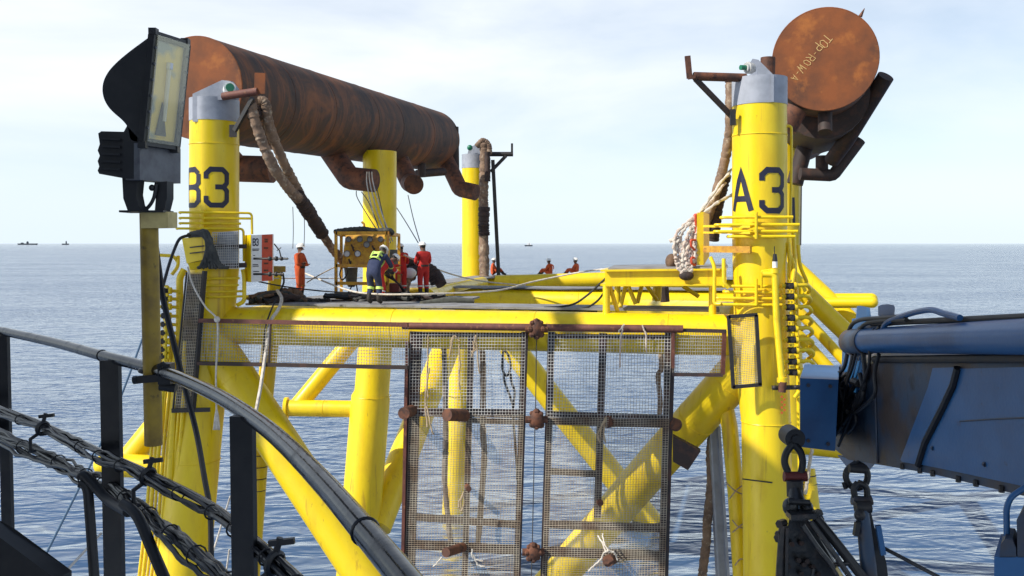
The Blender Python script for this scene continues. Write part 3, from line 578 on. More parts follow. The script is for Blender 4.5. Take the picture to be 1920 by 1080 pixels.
b = MB(); b.bar(P(400, 462, 27.66), P(462, 462, 27.66), 0.05, 0.12); b.bar(P(392, 500, 27.66), P(462, 497, 27.66), 0.05, 0.14); b.build('support_bar', M['rust_dark'], t)
b = MB(); b.prism(PP([(410, 436, 27.75), (446, 434, 27.75), (446, 500, 27.75), (396, 500, 27.75)]), (0, 0.02, 0)); b.build('backing_sheet', M['grey_cap'], t)
t = thing('mesh_screen', 'tall leaning mesh screen with dark edge bar hung on the left of the B3 leg', 'mesh screen', P(350, 770, 27.0))
fn = lambda x, y: P(x, y, 27.15); b = MB(); grid(b, [(350, 512), (383, 512), (362, 768), (324, 770)], 11, 46, 0.008, fn); b.build('mesh', M['wire_rusty'], t)
b = MB(); b.prism(PP([(353, 514, 27.3), (381, 514, 27.3), (360, 766, 27.3), (328, 767, 27.3)]), (0, .02, 0)); b.build('backing_board', M['board'], t)
b = MB(); b.tube(PP([(384, 508, 27.1), (362, 772, 27.1)]), 0.075, 4); b.tube(PP([(350, 510, 27.1), (324, 772, 27.1)]), 0.03, 4); b.bar(P(322, 770, 27.1), P(394, 768, 27.1), 0.06, 0.12); b.build('edge_bar', M['dark'], t)
t = thing('mesh_screen', 'dark framed tilted mesh screen leaning on the A3 leg below the ring pipes', 'mesh screen', P(1400, 728, 24.1))
fn = lambda x, y: P(x, y, 24.15); b = MB(); grid(b, [(1368, 596), (1417, 592), (1423, 722), (1375, 725)], 15, 38, 0.006, fn); b.build('mesh', M['wire_rusty'], t)
for q4 in (((1366, 592), (1375, 728)), ((1418, 590), (1425, 722)), ((1366, 594), (1420, 590)), ((1374, 726), (1428, 721))):
    b = MB(); b.bar(P(*q4[0], 24.12), P(*q4[1], 24.12), 0.05, 0.09, up=Vector((0, -1, 0)).cross(P(*q4[1], 24) - P(*q4[0], 24)).normalized()); b.build('frame_bar', M['dark'], t)

# long mesh walkway panels and large hanging mesh frame
def bars(t, rows, m, wd, name='frame_bar', off=0.75):
    for (x0, y0, x1, y1, px) in rows:
        b = MB(); a, c = FP(x0, y0, off), FP(x1, y1, off); up = Vector((0, -1, 0)).cross(c - a).normalized()
        b.bar(a, c, wd, mtr(px, 26), up=up); b.build(name, M[m], t)
t = thing('mesh_walkway', 'long horizontal galvanised mesh panel with red rusty edges below the deck beam', 'mesh panel', FP(570, 690))
b = MB(); grid(b, [(376, 603), (765, 611), (765, 688), (372, 680)], 76, 13, 0.0062, lambda x, y: FP(x, y, 1.35)); b.build('mesh', M['wire_grey'], t)
bars(t, [(374, 601, 765, 609, 8)], 'rust_red', 0.12, off=1.38); bars(t, [(370, 681, 765, 689, 7)], 'rust_dark', 0.12, off=1.38); bars(t, [(374, 604, 370, 678, 5), (508, 607, 504, 683, 3)], 'channel', 0.06, off=1.38)
t = thing('mesh_walkway', 'short mesh panel with rusty edges at right end of the front beam next to A3', 'mesh panel', FP(1312, 703))
b = MB(); grid(b, [(1264, 622), (1354, 624), (1353, 702), (1262, 702)], 20, 13, 0.0062, FP); b.build('mesh', M['wire_grey'], t)
bars(t, [(1280, 619, 1362, 621, 6), (1260, 702, 1356, 703, 6)], 'channel', 0.12); bars(t, [(1358, 620, 1355, 702, 7)], 'rust_red', 0.1)
t = thing('mesh_barrier', 'large rusty boat landing frame filled with wire mesh hanging in front of the jacket', 'mesh frame', FP(1010, 1075))
b = MB(); b.tube([FP(755, 611, 0.8), FP(1000, 614, 0.8), FP(1281, 617, 0.8)], 0.10, 16); b.build('top_pipe', M['rust_red'], t)
gr = [((770, 622), (985, 622), (982, 778), (767, 778), 38, 26, 'wire'), ((1028, 622), (1258, 624), (1254, 785), (1026, 782), 41, 26, 'wire'),
      ((767, 778), (982, 778), (975, 985), (762, 985), 40, 62, 'wire_rusty'), ((1026, 782), (1254, 785), (1249, 988), (1020, 985), 43, 62, 'wire_rusty'),
      ((762, 985), (975, 985), (970, 1200), (756, 1200), 40, 60, 'wire_rusty'), ((1020, 985), (1249, 988), (1243, 1200), (1014, 1200), 43, 60, 'wire_rusty')]
for (a, c, e, f, nx, ny, m) in gr:
    b = MB(); grid(b, [a, c, e, f], nx, ny, 0.0058, FP); b.build('mesh', M[m], t)
bars(t, [(780, 622, 774, 780, 24), (774, 780, 762, 1200, 26)], 'channel', 0.16, 'post', 0.62)
bars(t, [(884, 625, 868, 1200, 12)], 'channel', 0.12, 'post', 0.62)
bars(t, [(984, 622, 966, 1200, 13), (1034, 622, 1016, 1200, 13), (1131, 625, 1120, 970, 13)], 'channel', 0.14, 'post', 0.64)
bars(t, [(1257, 620, 1240, 1200, 17)], 'channel', 0.16, 'post', 0.62)
bars(t, [(763, 640, 752, 1200, 6), (1262, 622, 1262, 690, 5)], 'rust_red', 0.1, 'edge_bar', 0.8)
bars(t, [(765, 772, 985, 776, 15), (1032, 779, 1256, 786, 15), (770, 627, 985, 628, 8), (1030, 630, 1256, 632, 8)], 'channel', 0.12, 'cross_bar', 0.6)
bars(t, [(860, 787, 985, 792, 9), (1035, 792, 1255, 798, 8), (1033, 884, 1124, 889, 11), (764, 968, 975, 984, 13), (1028, 983, 1248, 990, 14), (762, 1020, 968, 1031, 17), (1020, 1034, 1245, 1042, 17)], 'rust_dark', 0.10, 'cross_bar', 0.6)
def stub(x, y, x1, y1, r, d0=25.3, d1=26.0, m='rust'):
    b = MB(); b.tube(PP([(x, y, d0), (x1, y1, d1)]), r, 18); o = b.build('stub_tube', M[m], t); return o
stub(838, 778, 872, 779, 0.165); stub(1138, 791, 1175, 786, 0.165); stub(757, 775, 772, 770, 0.165, 25.7, 26.4); stub(1268, 797, 1255, 792, 0.17, 25.0, 25.4)
stub(836, 1036, 868, 1026, 0.13, 25.2, 26.0); stub(1140, 1052, 1152, 1046, 0.15, 24.8, 25.8)
stub(1126, 943, 1120, 940, 0.085, 25.2, 25.6); stub(879, 917, 876, 912, 0.075, 25.5, 26.0)
for (x, y) in ((1006, 616), (1006, 786), (1000, 1035)):
    b = MB(); rnd = random.Random(int(y)); c = FP(x, y, 0.95)
    b.ball(c, (0.20, 0.16, 0.27), 9, 7)
    for k in range(8):
        a = k * .785; b.ball(c + Vector((math.cos(a) * .17, -.05 + rnd.uniform(-.05, .05), math.sin(a) * .22)), rnd.uniform(.06, .10), 6, 4)
    b.tube([c + Vector((-.3, .05, -.02)), c + Vector((.3, .05, -.02))], .10, 10); b.build('swivel_joint', M['rust'], t)
b = MB(); b.prism(PP([(1262, 818, 25.0), (1314, 846, 25.0), (1290, 882, 25.0), (1262, 866, 25.0)]), (0.05, 0.35, 0)); b.build('corner_plate', M['rust_dark'], t)

# raised platform by A3
t = thing('raised_platform', 'low yellow I beam platform on short posts beside the A3 leg', 'platform', P(1240, 590, 26))
def ibeam(a, c, h, wd, name, m):
    b = MB(); z = Vector((0, 0, h / 2)); b.bar(a + z, c + z, wd, 0.05); b.bar(a - z, c - z, wd, 0.05); b.bar(a, c, 0.05, h - 0.05); return b.build(name, M[m], t)
ibeam(P(1136, 521, 26.0), P(1362, 519, 25.2), 0.40, 0.30, 'edge_beam', 'yellow'); ibeam(P(1152, 515, 28.2), P(1360, 513, 27.6), 0.36, 0.3, 'edge_beam', 'yellow'); ibeam(P(1136, 521, 26.0), P(1152, 515, 28.2), 0.38, 0.3, 'edge_beam', 'yellow')
for pts, r in (([(1137, 535, 26.0), (1137, 590, 26.0)], .10), ([(1233, 534, 27.8), (1231, 564, 27.8)], .13), ([(1158, 532, 28.1), (1158, 570, 28.1)], .09), ([(1336, 533, 25.6), (1336, 590, 25.6)], .10)):
    b = MB(); b.tube(PP(pts), r, 16); b.build('post', M['yellow'], t)
for pts in ([(1143, 536, 26.1), (1158, 584, 26.2)], [(1173, 536, 26.9), (1162, 580, 26.8)], [(1178, 536, 26.9), (1192, 570, 26.8)], [(1203, 536, 27.3), (1195, 568, 27.2)], [(1213, 536, 27.5), (1232, 563, 27.6)], [(1280, 536, 27.3), (1310, 556, 27.3)]):
    b = MB(); b.tube(PP(pts), 0.06, 12); b.build('strut', M['yellow'], t)
b = MB(); b.prism(PP([(1140, 506, 25.95), (1365, 503, 25.1), (1362, 497, 27.5), (1152, 500, 28.1)]), (0, 0, 0.05)); b.build('deck_boards', M['deck'], t)
# bracket frame at A3 left
t = thing('bracket_frame', 'yellow and red steel bracket frame fixed to the left of the A3 leg', 'bracket', P(1320, 500, 25.4))
b = MB(); b.prism(PP([(1307, 400, 25.3), (1319, 397, 25.3), (1319, 497, 25.3), (1307, 497, 25.3)]), (0.06, 0.4, 0), mi=0); b.prism(PP([(1319, 397, 25.3), (1329, 402, 25.6), (1329, 480, 25.6), (1319, 497, 25.3)]), (0.02, 0.03, 0), mi=0); b.build('channel', M['yellow'], t)
b = MB(); b.prism(PP([(1303, 404, 25.35), (1306, 400, 25.35), (1306, 497, 25.35), (1303, 497, 25.35)]), (0.0, 0.3, 0))
b.tube(rounded(PP([(1304, 450, 25.3), (1295, 450, 25.2), (1296, 462, 25.2), (1304, 470, 25.3)]), .05), 0.03, 8); b.tube(rounded(PP([(1304, 483, 25.3), (1296, 483, 25.2), (1297, 495, 25.2), (1304, 497, 25.3)]), .05), 0.03, 8); b.build('red_edge', M['red_paint'], t)
for (y, h) in ((467, 0.17), (424, 0.06), (436, 0.05)):
    b = MB(); b.bar(P(1320, y, 25.2), P(1408, y + 1, 24.4), 0.12, h); b.build('arm', M['orange_frame'] if h > .1 else M['yellow'], t)

# ------------------------------------------------------------------ rusty buoyancy tanks
def tank(label, near, dn, far, df, rad, arms, extra):
    a, c = P(*near, dn), P(*far, df); ax = (c - a).normalized()
    t = thing('buoyancy_tank', label, 'buoyancy tank', a.lerp(c, .5) - Vector((0, 0, rad)), 'rusty buoyancy tanks on the jacket legs')
    m = banded_rust(ax)
    b = MB(); n = 24; b.tube([a.lerp(c, i / n) for i in range(n + 1)], rad, 64, caps=False); sh = b.build('shell', m, t)
    for k in (0.16, 0.31, 0.50, 0.63, 0.82):
        b = MB(); b.ring(a.lerp(c, k), ax, rad + .001, 0.010, 64, 6); b.build('girth_weld', M['rust'], sh)
    b = MB(); b.tube([a - ax * 0.03, a + ax * 0.02], rad - 0.004, 64); b.ring(a - ax * .005, ax, rad - .02, .03, 64, 6); cp = b.build('end_cap', M['rust_orange'], t)
    b = MB(); b.tube([c + ax * 0.03, c - ax * 0.02], rad - 0.004, 64); b.build('end_cap', M['rust'], t)
    for (pts, r, m2) in arms:
        b = MB(); b.tube(rounded(PP(pts), 0.12, 2), r, 22); b.build('arm', M[m2], t)
    return t, a, ax, cp
tL, aL, axL, cpL = tank('long rusty brown buoyancy tank lying along the leg tops above B3', (369, 165), 30.0, (808, 264), 51.0, 1.585,
    [([(590, 240, 39.5), (655, 334, 38.6), (702, 339, 38.2)], 0.46, 'rust'), ([(735, 270, 45.0), (768, 342, 44.6), (776, 346, 43.0)], 0.44, 'rust'),
     ([(832, 290, 50.5), (862, 354, 50.0), (893, 361, 49.6)], 0.42, 'rust'), ([(400, 300, 31.5), (445, 316, 31.2), (512, 318, 31.0)], 0.43, 'rust'), ([(380, 240, 31.0), (440, 310, 31.0)], 0.40, 'rust'),
     ([(851, 238, 50.6), (853, 346, 50.6)], 0.25, 'rust_dark'), ([(782, 326, 47.5), (832, 322, 49.0)], 0.20, 'rust_dark'), ([(790, 332, 47.5), (791, 306, 47.5)], 0.2, 'rust_dark')], None)
tR, aR, axR, cpR = tank('rusty buoyancy tank with chalked round orange end beside the A3 leg top', (1547, 111), 30.3, (1500, 246), 51.0, 1.60,
    [([(1661, 143, 31.5), (1588, 262, 33.0), (1560, 300, 34.0)], 0.27, 'rust_dark'), ([(1612, 262, 34.5), (1562, 329, 34.5), (1500, 326, 34.5)], 0.22, 'rust_dark'), ([(1541, 332, 34.6), (1541, 292, 34.6)], 0.22, 'rust_dark'),
     ([(1547, 248, 30.6), (1547, 205, 30.9)], 0.22, 'rust_dark'), ([(1439, 150, 28.0), (1440, 108, 28.0)], 0.21, 'rust'), ([(1545, 178, 32.0), (1530, 216, 36.5)], 1.45, 'rust_dark'), ([(1516, 250, 35.5), (1490, 345, 35.5)], 0.30, 'rust_dark'), ([(1490, 205, 30.9), (1470, 240, 30.9)], .40, 'rust')], None)
# chalk words on the round end
upn = Vector((0, 0, 1)); rt = axR.cross(upn).normalized(); upp = rt.cross(axR).normalized()
b = MB(); word = 'TOP-ROW-A'; dirv = (rt * -0.62 + upp * -0.78).normalized(); nrm = (rt * 0.78 + upp * -0.62).normalized()
start = aR - axR * 0.045 + rt * 0.10 + upp * 0.72; hgt = 0.26; adv = 0.195; rnd = random.Random(5)
for i, ch in enumerate(word):
    o = start + dirv * (adv * i) + nrm * rnd.uniform(-.05, .05); sk = rnd.uniform(-.12, .12); hg = hgt * rnd.uniform(.85, 1.15)
    strokes(b, ch, lambda u, v_, o=o, sk=sk, hg=hg: o + dirv * ((u + sk * v_) * hg * 0.95) + nrm * ((v_ - .5) * hg), 0.075, sub=2)
b.build('chalk_writing', M['chalk'], cpR)
b = MB(); b.tube([aR + rt * 1.02 + upp * 1.26, aR + rt * 1.14 + upp * 1.50], [.07, .01], 6); b.build('lifting_lug', M['rust'], tR)
# cap brackets on leg tops
def bracket(label, loc, rows, mats):
    t = thing('sling_bracket', label, 'bracket', loc, 'steel sling brackets on the leg tops')
    for (nm, a, c, wd, h, m) in rows:
        b = MB(); 
        if nm == 'arm': b.tube([P(*a), P(*c)], wd / 2, 14)
        else: b.bar(P(*a), P(*c), wd, h)
        b.build(nm, M[m], t)
    return t
bracket('rusty sling bracket with pale orange plate on the B3 leg top', P(450, 240, 27.9), [('arm', (418, 181, 27.6), (484, 171, 27.3), .22, .2, 'rust_red'), ('plate', (488, 137, 27.3), (487, 176, 27.3), .08, .30, 'rust_orange'), ('strut', (474, 184, 27.4), (440, 245, 27.7), .10, .12, 'dark'), ('foot', (437, 234, 27.75), (437, 257, 27.75), .08, .20, 'dark')], None)
bracket('dark rusty sling bracket sticking out left of the A3 leg top', P(1372, 220, 25.0), [('arm', (1398, 146, 24.9), (1301, 143, 24.6), .22, .2, 'rust'), ('plate', (1289, 105, 24.6), (1293, 147, 24.6), .08, .14, 'rust'), ('link', (1290, 146, 24.55), (1304, 144, 24.55), .08, .08, 'rust'), ('strut', (1304, 148, 24.6), (1373, 219, 24.9), .10, .12, 'rust_dark'), ('foot', (1374, 205, 24.75), (1374, 235, 24.75), .08, .14, 'dark')], None)
bracket('small dark sling bracket on the far B row leg top with tall black prop', P(935, 515, 53.5), [('arm', (905, 289, 53.5), (962, 289, 53.4), .26, .2, 'dark'), ('plate', (960, 269, 53.4), (960, 292, 53.4), .12, .2, 'dark'), ('strut', (949, 292, 53.4), (920, 322, 53.4), .18, .18, 'dark'), ('prop', (924, 300, 53.0), (935, 516, 53.0), .24, .2, 'dark')], None)
tubes('sea_fastening', M['wire_rope'], legA2, (PP([(1503, 300, 37), (1501, 460, 37)]), 0.03))

# ------------------------------------------------------------------ slings and ropes
def lumpy(pts, r, seed, k=18, amp=.11):
    rnd = random.Random(seed); pts, rs = spline(PP(pts), [1] * len(pts), k)
    return pts, [r * (1 + rnd.uniform(-amp, amp)) for _ in pts]
def sling(label, rows, loc=None):
    t = thing('lifting_sling', label, 'lifting sling', loc, 'wrapped lifting slings')
    for i, (nm, pts, r, m) in enumerate(rows):
        b = MB(); q_, rs = lumpy(pts, r, i + len(rows)); b.tube(q_, rs, 12); b.build(nm, M[m], t)
    return t
sling('heavy canvas wrapped sling hanging from the B3 bracket down to the deck', [
    ('strand', [(470, 195, 27.6), (484, 245, 27.7), (512, 312, 28.0), (545, 358, 28.6), (560, 372, 29.0)], .155, 'sling'),
    ('strand', [(485, 190, 27.9), (497, 195, 27.9), (506, 240, 28.1), (532, 305, 28.6), (556, 352, 29.2), (565, 372, 29.3)], .15, 'sling'),
    ('sleeve', [(557, 366, 29.0), (575, 392, 29.6), (604, 438, 30.6)], .22, 'sling_dark'), ('tail', [(600, 432, 30.5), (622, 465, 31.2), (648, 496, 32.2)], .14, 'sling'),
    ('eye_splice', [(470, 200, 27.9), (478, 205, 27.9), (478, 222, 27.8)], .2, 'sling_dark')], P(648, 560, 31))
sling('pinkish frayed sling hanging behind the left edge of the A3 leg', [
    ('strand', [(1369, 152, 25.7), (1369, 200, 25.7), (1366, 262, 25.8), (1352, 330, 26.0), (1330, 400, 26.3), (1318, 440, 26.6)], .13, 'sling'),
    ('sleeve', [(1360, 330, 26.1), (1346, 380, 26.3), (1336, 450, 26.6)], .17, 'sling_dark')], P(1330, 505, 26))
sling('grey and tan wrapped sling standing upright along the far B row leg', [
    ('strand', [(906, 262, 53.0), (909, 300, 53.0), (906, 360, 52.9), (907, 390, 52.8), (907, 450, 52.7), (908, 512, 52.5), (905, 535, 52.4)], .27, 'sling'),
    ('sleeve', [(908, 388, 52.6), (907, 420, 52.6), (908, 442, 52.6)], .30, 'sling_dark'), ('sleeve', [(914, 285, 52.7), (914, 340, 52.7)], .16, 'sling_dark'), ('eye_splice', [(893, 275, 52.9), (905, 264, 52.9), (916, 272, 52.9), (917, 290, 52.9)], .16, 'sling')], P(906, 535, 52))
sling('grey wrapped sling running down behind the mesh left of a yellow leg', [('strand', [(832, 640, 27.6), (834, 700, 27.6), (836, 830, 27.6), (834, 900, 27.6), (842, 990, 27.6), (848, 1040, 27.6)], .08, 'sling_grey')], P(842, 1040, 27.6))
sling('knotted tan sling hanging down behind the mesh frame centre left', [('strand', [(890, 622, 27.5), (893, 640, 27.5), (904, 660, 27.5), (906, 720, 27.5), (905, 800, 27.5), (908, 850, 27.5), (904, 920, 27.5), (896, 1020, 27.5)], .085, 'sling')], P(896, 1020, 27.5))
sling('brown sling lashed with black bands hanging left of the grey guide beam', [('strand', [(1338, 800, 27.2), (1332, 850, 27.2), (1333, 910, 27.1), (1326, 980, 27.1), (1325, 1010, 27.0), (1318, 1070, 27.0), (1312, 1140, 26.9)], .13, 'sling')], P(1312, 1140, 27))
sling('brown knotted sling hanging behind right edge post of the mesh frame', [('strand', [(1238, 640, 27.0), (1240, 690, 27.0), (1234, 705, 27.0), (1238, 760, 27.0), (1232, 800, 27.0)], .07, 'sling')], P(1232, 800, 27))
def rope(label, cat, m, r, *paths, k=8, name='rope', amp=0.0, group=None):
    if isinstance(label, list): return [rope(l_, cat, m, r, p_, k=k, name=name, amp=amp, group=group) for l_, p_ in zip(label, paths)]
    b = MB()
    for i, pts in enumerate(paths):
        q_ = wobble(PP(pts), amp, k, i) if amp else spline(PP(pts), [1] * len(pts), k)[0]
        b.tube(q_, r, 7)
    return tag(b.build(name, M[m]), label, cat, group)
# bundle of hanging white rope at A3
t = thing('rope_bundle', 'bundle of pale knotted ropes hanging in loops left of the A3 leg', 'rope', P(1285, 520, 25.6))
rnd = random.Random(11)
for i in range(11):
    dx = (i - 5) * 4.6; a = rnd.uniform(-4, 4)
    pts = [(1310 - i * .8, 400 + i * 2.2, 25.5), (1296 + dx * .7 + a, 425, 25.4), (1288 + dx + a, 448, 25.35 + .03 * (i % 4)), (1286 + dx * .9 - a, 475, 25.3 + .04 * (i % 3)), (1285 + dx * .65, 498, 25.3), (1287 + dx * .25, 517, 25.3)]
    if i in (1, 5): pts = [(1377, 312 + (i > 2) * 52, 26.3), (1345, 352 + (i > 2) * 28, 25.4)] + pts
    if i == 8: pts = [(1368, 330, 26.2), (1340, 368, 25.7)] + pts
    q_, rs = spline(PP(pts), [1] * len(pts), 8); rs = [0.042 * (1 + .3 * math.sin(j * 1.9 + i)) for j in range(len(q_))]
    b = MB(); b.tube([p + Vector((rnd.uniform(-.02, .02), rnd.uniform(-.02, .02), 0)) for p in q_], rs, 8); b.build('strand', M['rope_white'] if i % 2 else M['rope_pink'], t)
b = MB(); b.ball(P(1287, 517, 25.3), (.2, .14, .13), 10, 6); b.build('rope_end', M['sling_dark'], t)
b = MB(); b.tube(wobble(PP([(1258, 452, 25.4), (1266, 448, 25.4), (1275, 458, 25.4), (1285, 455, 25.4)]), .03, 5, 2), .05, 7); b.build('strand', M['rope_pink'], t)
b = MB(); b.ball(P(1259, 490, 26.0), (.17, .15, .21), 10, 7); tag(b.build('sack', M['sack']), 'small brown lumpy sack on the platform behind hanging ropes', 'sack')
rope('long pale rope stretched low across the deck in front of the workers', 'rope', 'rope_white', .028, [(555, 505, 33), (640, 540, 29.2), (700, 551, 28.2), (800, 551, 28.0), (930, 545, 29.5), (1000, 528, 31), (1090, 510, 31), (1148, 503, 28)])
rope('pale rope slanting from control panel across to the far beam', 'rope', 'rope_white', .03, [(758, 478, 31.5), (790, 493, 33), (850, 515, 37), (910, 528, 40), (985, 535, 42)])
rope('thin tan rope running from sign towards the control panel', 'rope', 'rope_tan', .018, [(575, 530, 31), (600, 515, 31), (630, 500, 31), (655, 492, 31)])
rope('thin rope line crossing behind the standing orange worker to the frame', 'rope', 'rope_white', .016, [(512, 522, 29.5), (560, 522, 31), (620, 522, 31.2), (680, 521, 31.5)])
rope('dark hose sagging from beneath the sign across deck', 'hose', 'rubber', .022, [(485, 528, 28.3), (520, 535, 28.6), (560, 541, 29), (620, 547, 29), (690, 550, 29)], name='hose')
rope(['dark hose curving down from raised platform corner, the longer outer one of two', 'dark hose curving down from raised platform corner, the inner tighter one of two'], 'hose', 'rubber', .03, [(1150, 508, 26.1), (1125, 532, 26.4), (1098, 556, 26.6), (1070, 572, 26.8), (1020, 577, 27.0)], [(1158, 510, 26.1), (1135, 545, 26.3), (1118, 566, 26.5), (1095, 578, 26.7), (1060, 580, 26.8)], name='hose')
rope(['short thin dark wire dropping from the left underside of the tank arm to panel', 'thin dark wire slanting down across the middle leg to the control panel', 'thin dark wire hanging from right end of tank arm beside the pale ropes'], 'wire rope', 'wire_rope', .018, [(668, 358, 38.6), (672, 375, 38), (712, 440, 32)], [(678, 360, 37.7), (694, 385, 36), (718, 450, 32)], [(706, 350, 37.7), (722, 420, 34), (732, 455, 31.5)], name='wire_rope')
rope(['pale rope looped over tank arm, one of three tied down to panel frame'] * 3, 'rope', 'rope_white', .022, [(692, 322, 37.6), (694, 345, 37.4), (708, 400, 35), (728, 450, 31.8)], [(697, 322, 37.6), (700, 345, 37.4), (716, 400, 35), (736, 452, 31.8)], [(688, 322, 37.6), (688, 345, 37.4), (700, 400, 35), (722, 452, 31.8)], group='pale ropes over the tank arm')
rope(['thin dark guy line rising steeply from the red worker to the tank arm', 'thin dark guy line slanting from the red worker to the middle leg'], 'wire rope', 'wire_rope', .018, [(765, 366, 43), (775, 410, 38), (787, 452, 33)], [(744, 390, 40.5), (760, 415, 37), (784, 455, 33)], name='wire_rope')
rope(['hair thin line hanging straight above helmet of the standing orange worker', 'hair thin line hanging just right of the standing orange worker'], 'wire rope', 'wire_rope', .011, [(549, 388, 29.4), (550, 430, 30), (549, 466, 30.6)], [(570, 398, 29.6), (571, 430, 30), (570, 462, 30)], name='wire_rope')
rope('white hose draped over the front beam hanging down to the rail', 'hose', 'rope_white', .05, [(520, 545, 28.8), (528, 560, 28.0), (522, 580, 27.6), (507, 604, 27.3), (500, 650, 26.8), (488, 730, 26.3), (476, 790, 26)], name='hose')
rope('thin dark line hanging beside the white hose over the front beam', 'hose', 'rubber', .025, [(518, 560, 28.2), (505, 590, 27.4), (497, 620, 27.1), (492, 690, 27), (483, 760, 26.8)], name='hose')
t = thing('tag_line', 'white tag line with frayed tassel end hanging below the long mesh panel', 'rope', P(406, 808, 26.6))
tubes('line', M['rope_white'], t, (spline(PP([(352, 500, 27), (362, 535, 27), (385, 575, 26.9), (406, 598, 26.8), (408, 640, 26.6), (405, 700, 26.6), (406, 770, 26.6)]), [1] * 7, 6)[0], .025))
b = MB()
for i in range(7): b.tube(PP([(406, 765, 26.6), (404 + i * .8, 780, 26.55), (400 + i * 2, 806, 26.55 + .02 * (i % 3))]), [.02, .03, .015], 6)
b.build('tassel', M['rope_white'], t); b = MB(); b.ball(P(407, 599, 26.75), .09, 8, 6); b.build('knot', M['rope_white'], t)
for lab, m, paths in (('frayed tan lashing rope tied on mesh frame near its upper left post', 'rope_tan', [[(803, 628, 25.7), (802, 670, 25.7), (800, 720, 25.6), (803, 745, 25.6)], [(806, 690, 25.6), (800, 720, 25.6), (798, 760, 25.6), (801, 800, 25.5)], [(800, 760, 25.6), (806, 790, 25.5), (812, 815, 25.5)]]),
                      ('tan rope tails tied beside the second post of the mesh frame', 'rope_tan', [[(845, 645, 25.6), (852, 630, 25.6), (862, 640, 25.6)], [(846, 640, 25.6), (850, 632, 25.6), (842, 670, 25.6)], [(861, 645, 25.5), (862, 690, 25.5), (861, 730, 25.5)]]),
                      ('knotted tan rope on the mesh right of the second post', 'rope_tan', [[(892, 628, 25.5), (888, 655, 25.5), (884, 668, 25.5)], [(893, 628, 25.5), (895, 660, 25.5), (899, 700, 25.5)], [(884, 660, 25.5), (892, 655, 25.5), (886, 640, 25.5)]]),
                      ('frayed tan rope tied round the right stub tube of mesh frame', 'rope_tan', [[(1136, 782, 25.2), (1128, 800, 25.1), (1125, 820, 25.1)], [(1136, 785, 25.2), (1132, 805, 25.1), (1135, 830, 25.1)], [(1134, 790, 25.1), (1122, 810, 25.1), (1124, 830, 25.1)]]),
                      ('pale ropes lashed over the lowest right stub tube of mesh frame', 'rope_white', [[(1125, 1052, 24.7), (1135, 1035, 24.6), (1150, 1035, 24.6), (1158, 1050, 24.7)], [(1122, 1005, 25), (1130, 1020, 24.8), (1137, 1035, 24.6)], [(1126, 1050, 24.7), (1112, 1062, 24.7), (1102, 1072, 24.7)], [(1130, 1000, 25), (1133, 1018, 24.8), (1142, 1036, 24.6)]]),
                      ('tan rope coil tied on lower left post of the mesh frame', 'rope_tan', [[(866, 930, 25.4), (860, 945, 25.4), (864, 958, 25.4), (870, 945, 25.4), (868, 925, 25.4)], [(870, 922, 25.4), (864, 940, 25.4), (868, 960, 25.4)]]),
                      ('pale frayed rope ends under the lower left stub tube of mesh frame', 'rope_white', [[(828, 1045, 24.9), (818, 1058, 24.9), (812, 1062, 24.9)], [(886, 1030, 25.2), (886, 1045, 25.2), (905, 1052, 25.2)], [(888, 1040, 25.2), (895, 1058, 25.2), (908, 1062, 25.2)]]),
                      ('two pinkish rope turns over the top pipe of the mesh frame', 'rope_pink', [[(1168, 612, 24.95), (1164, 640, 24.9), (1162, 690, 24.9)], [(1205, 610, 24.9), (1211, 630, 24.9), (1212, 660, 24.9)], [(1160, 622, 24.95), (1170, 608, 24.95)]])):
    rope(lab, 'rope', m, .022, *paths, amp=.012, k=6, group='lashing ropes on the mesh frame')
rope('long black wire strop with two eyes hanging behind the mesh frame', 'wire strop', 'rubber', .035, [(944, 655, 27), (942, 690, 27), (950, 705, 27), (957, 690, 27), (954, 668, 27), (944, 655, 27)], [(945, 700, 27), (946, 715, 27), (960, 755, 27), (962, 780, 27), (968, 860, 27), (970, 900, 27)], [(957, 700, 27), (960, 720, 27), (965, 735, 27), (962, 765, 27)], name='wire_strop')
rope('thin steel wire running down the open centre strip of mesh frame', 'wire rope', 'wire_rope', .014, [(1006, 635, 25.9), (1004, 780, 25.9)], [(1003, 800, 25.9), (998, 1020, 25.9)], [(997, 1050, 25.9), (996, 1100, 25.9)], name='wire_rope')
rope('tan and black lashings crossed around the slim yellow pipe left of A3', 'rope', 'rope_tan', .02, [(1362, 905, 25.7), (1378, 920, 25.55), (1396, 928, 25.7)], [(1396, 908, 25.7), (1382, 918, 25.55), (1368, 935, 25.7)], [(1373, 975, 25.7), (1385, 988, 25.55), (1402, 990, 25.7)], [(1400, 978, 25.7), (1388, 986, 25.55), (1374, 998, 25.7)], [(1378, 1060, 25.6), (1390, 1048, 25.5), (1408, 1060, 25.6)])
rope('white twisted rope hanging beside the marked slim pile right of A3', 'rope', 'rope_white', .05, [(1523, 842, 26.7), (1518, 870, 26.7), (1514, 900, 26.7), (1510, 925, 26.7)], amp=.015)
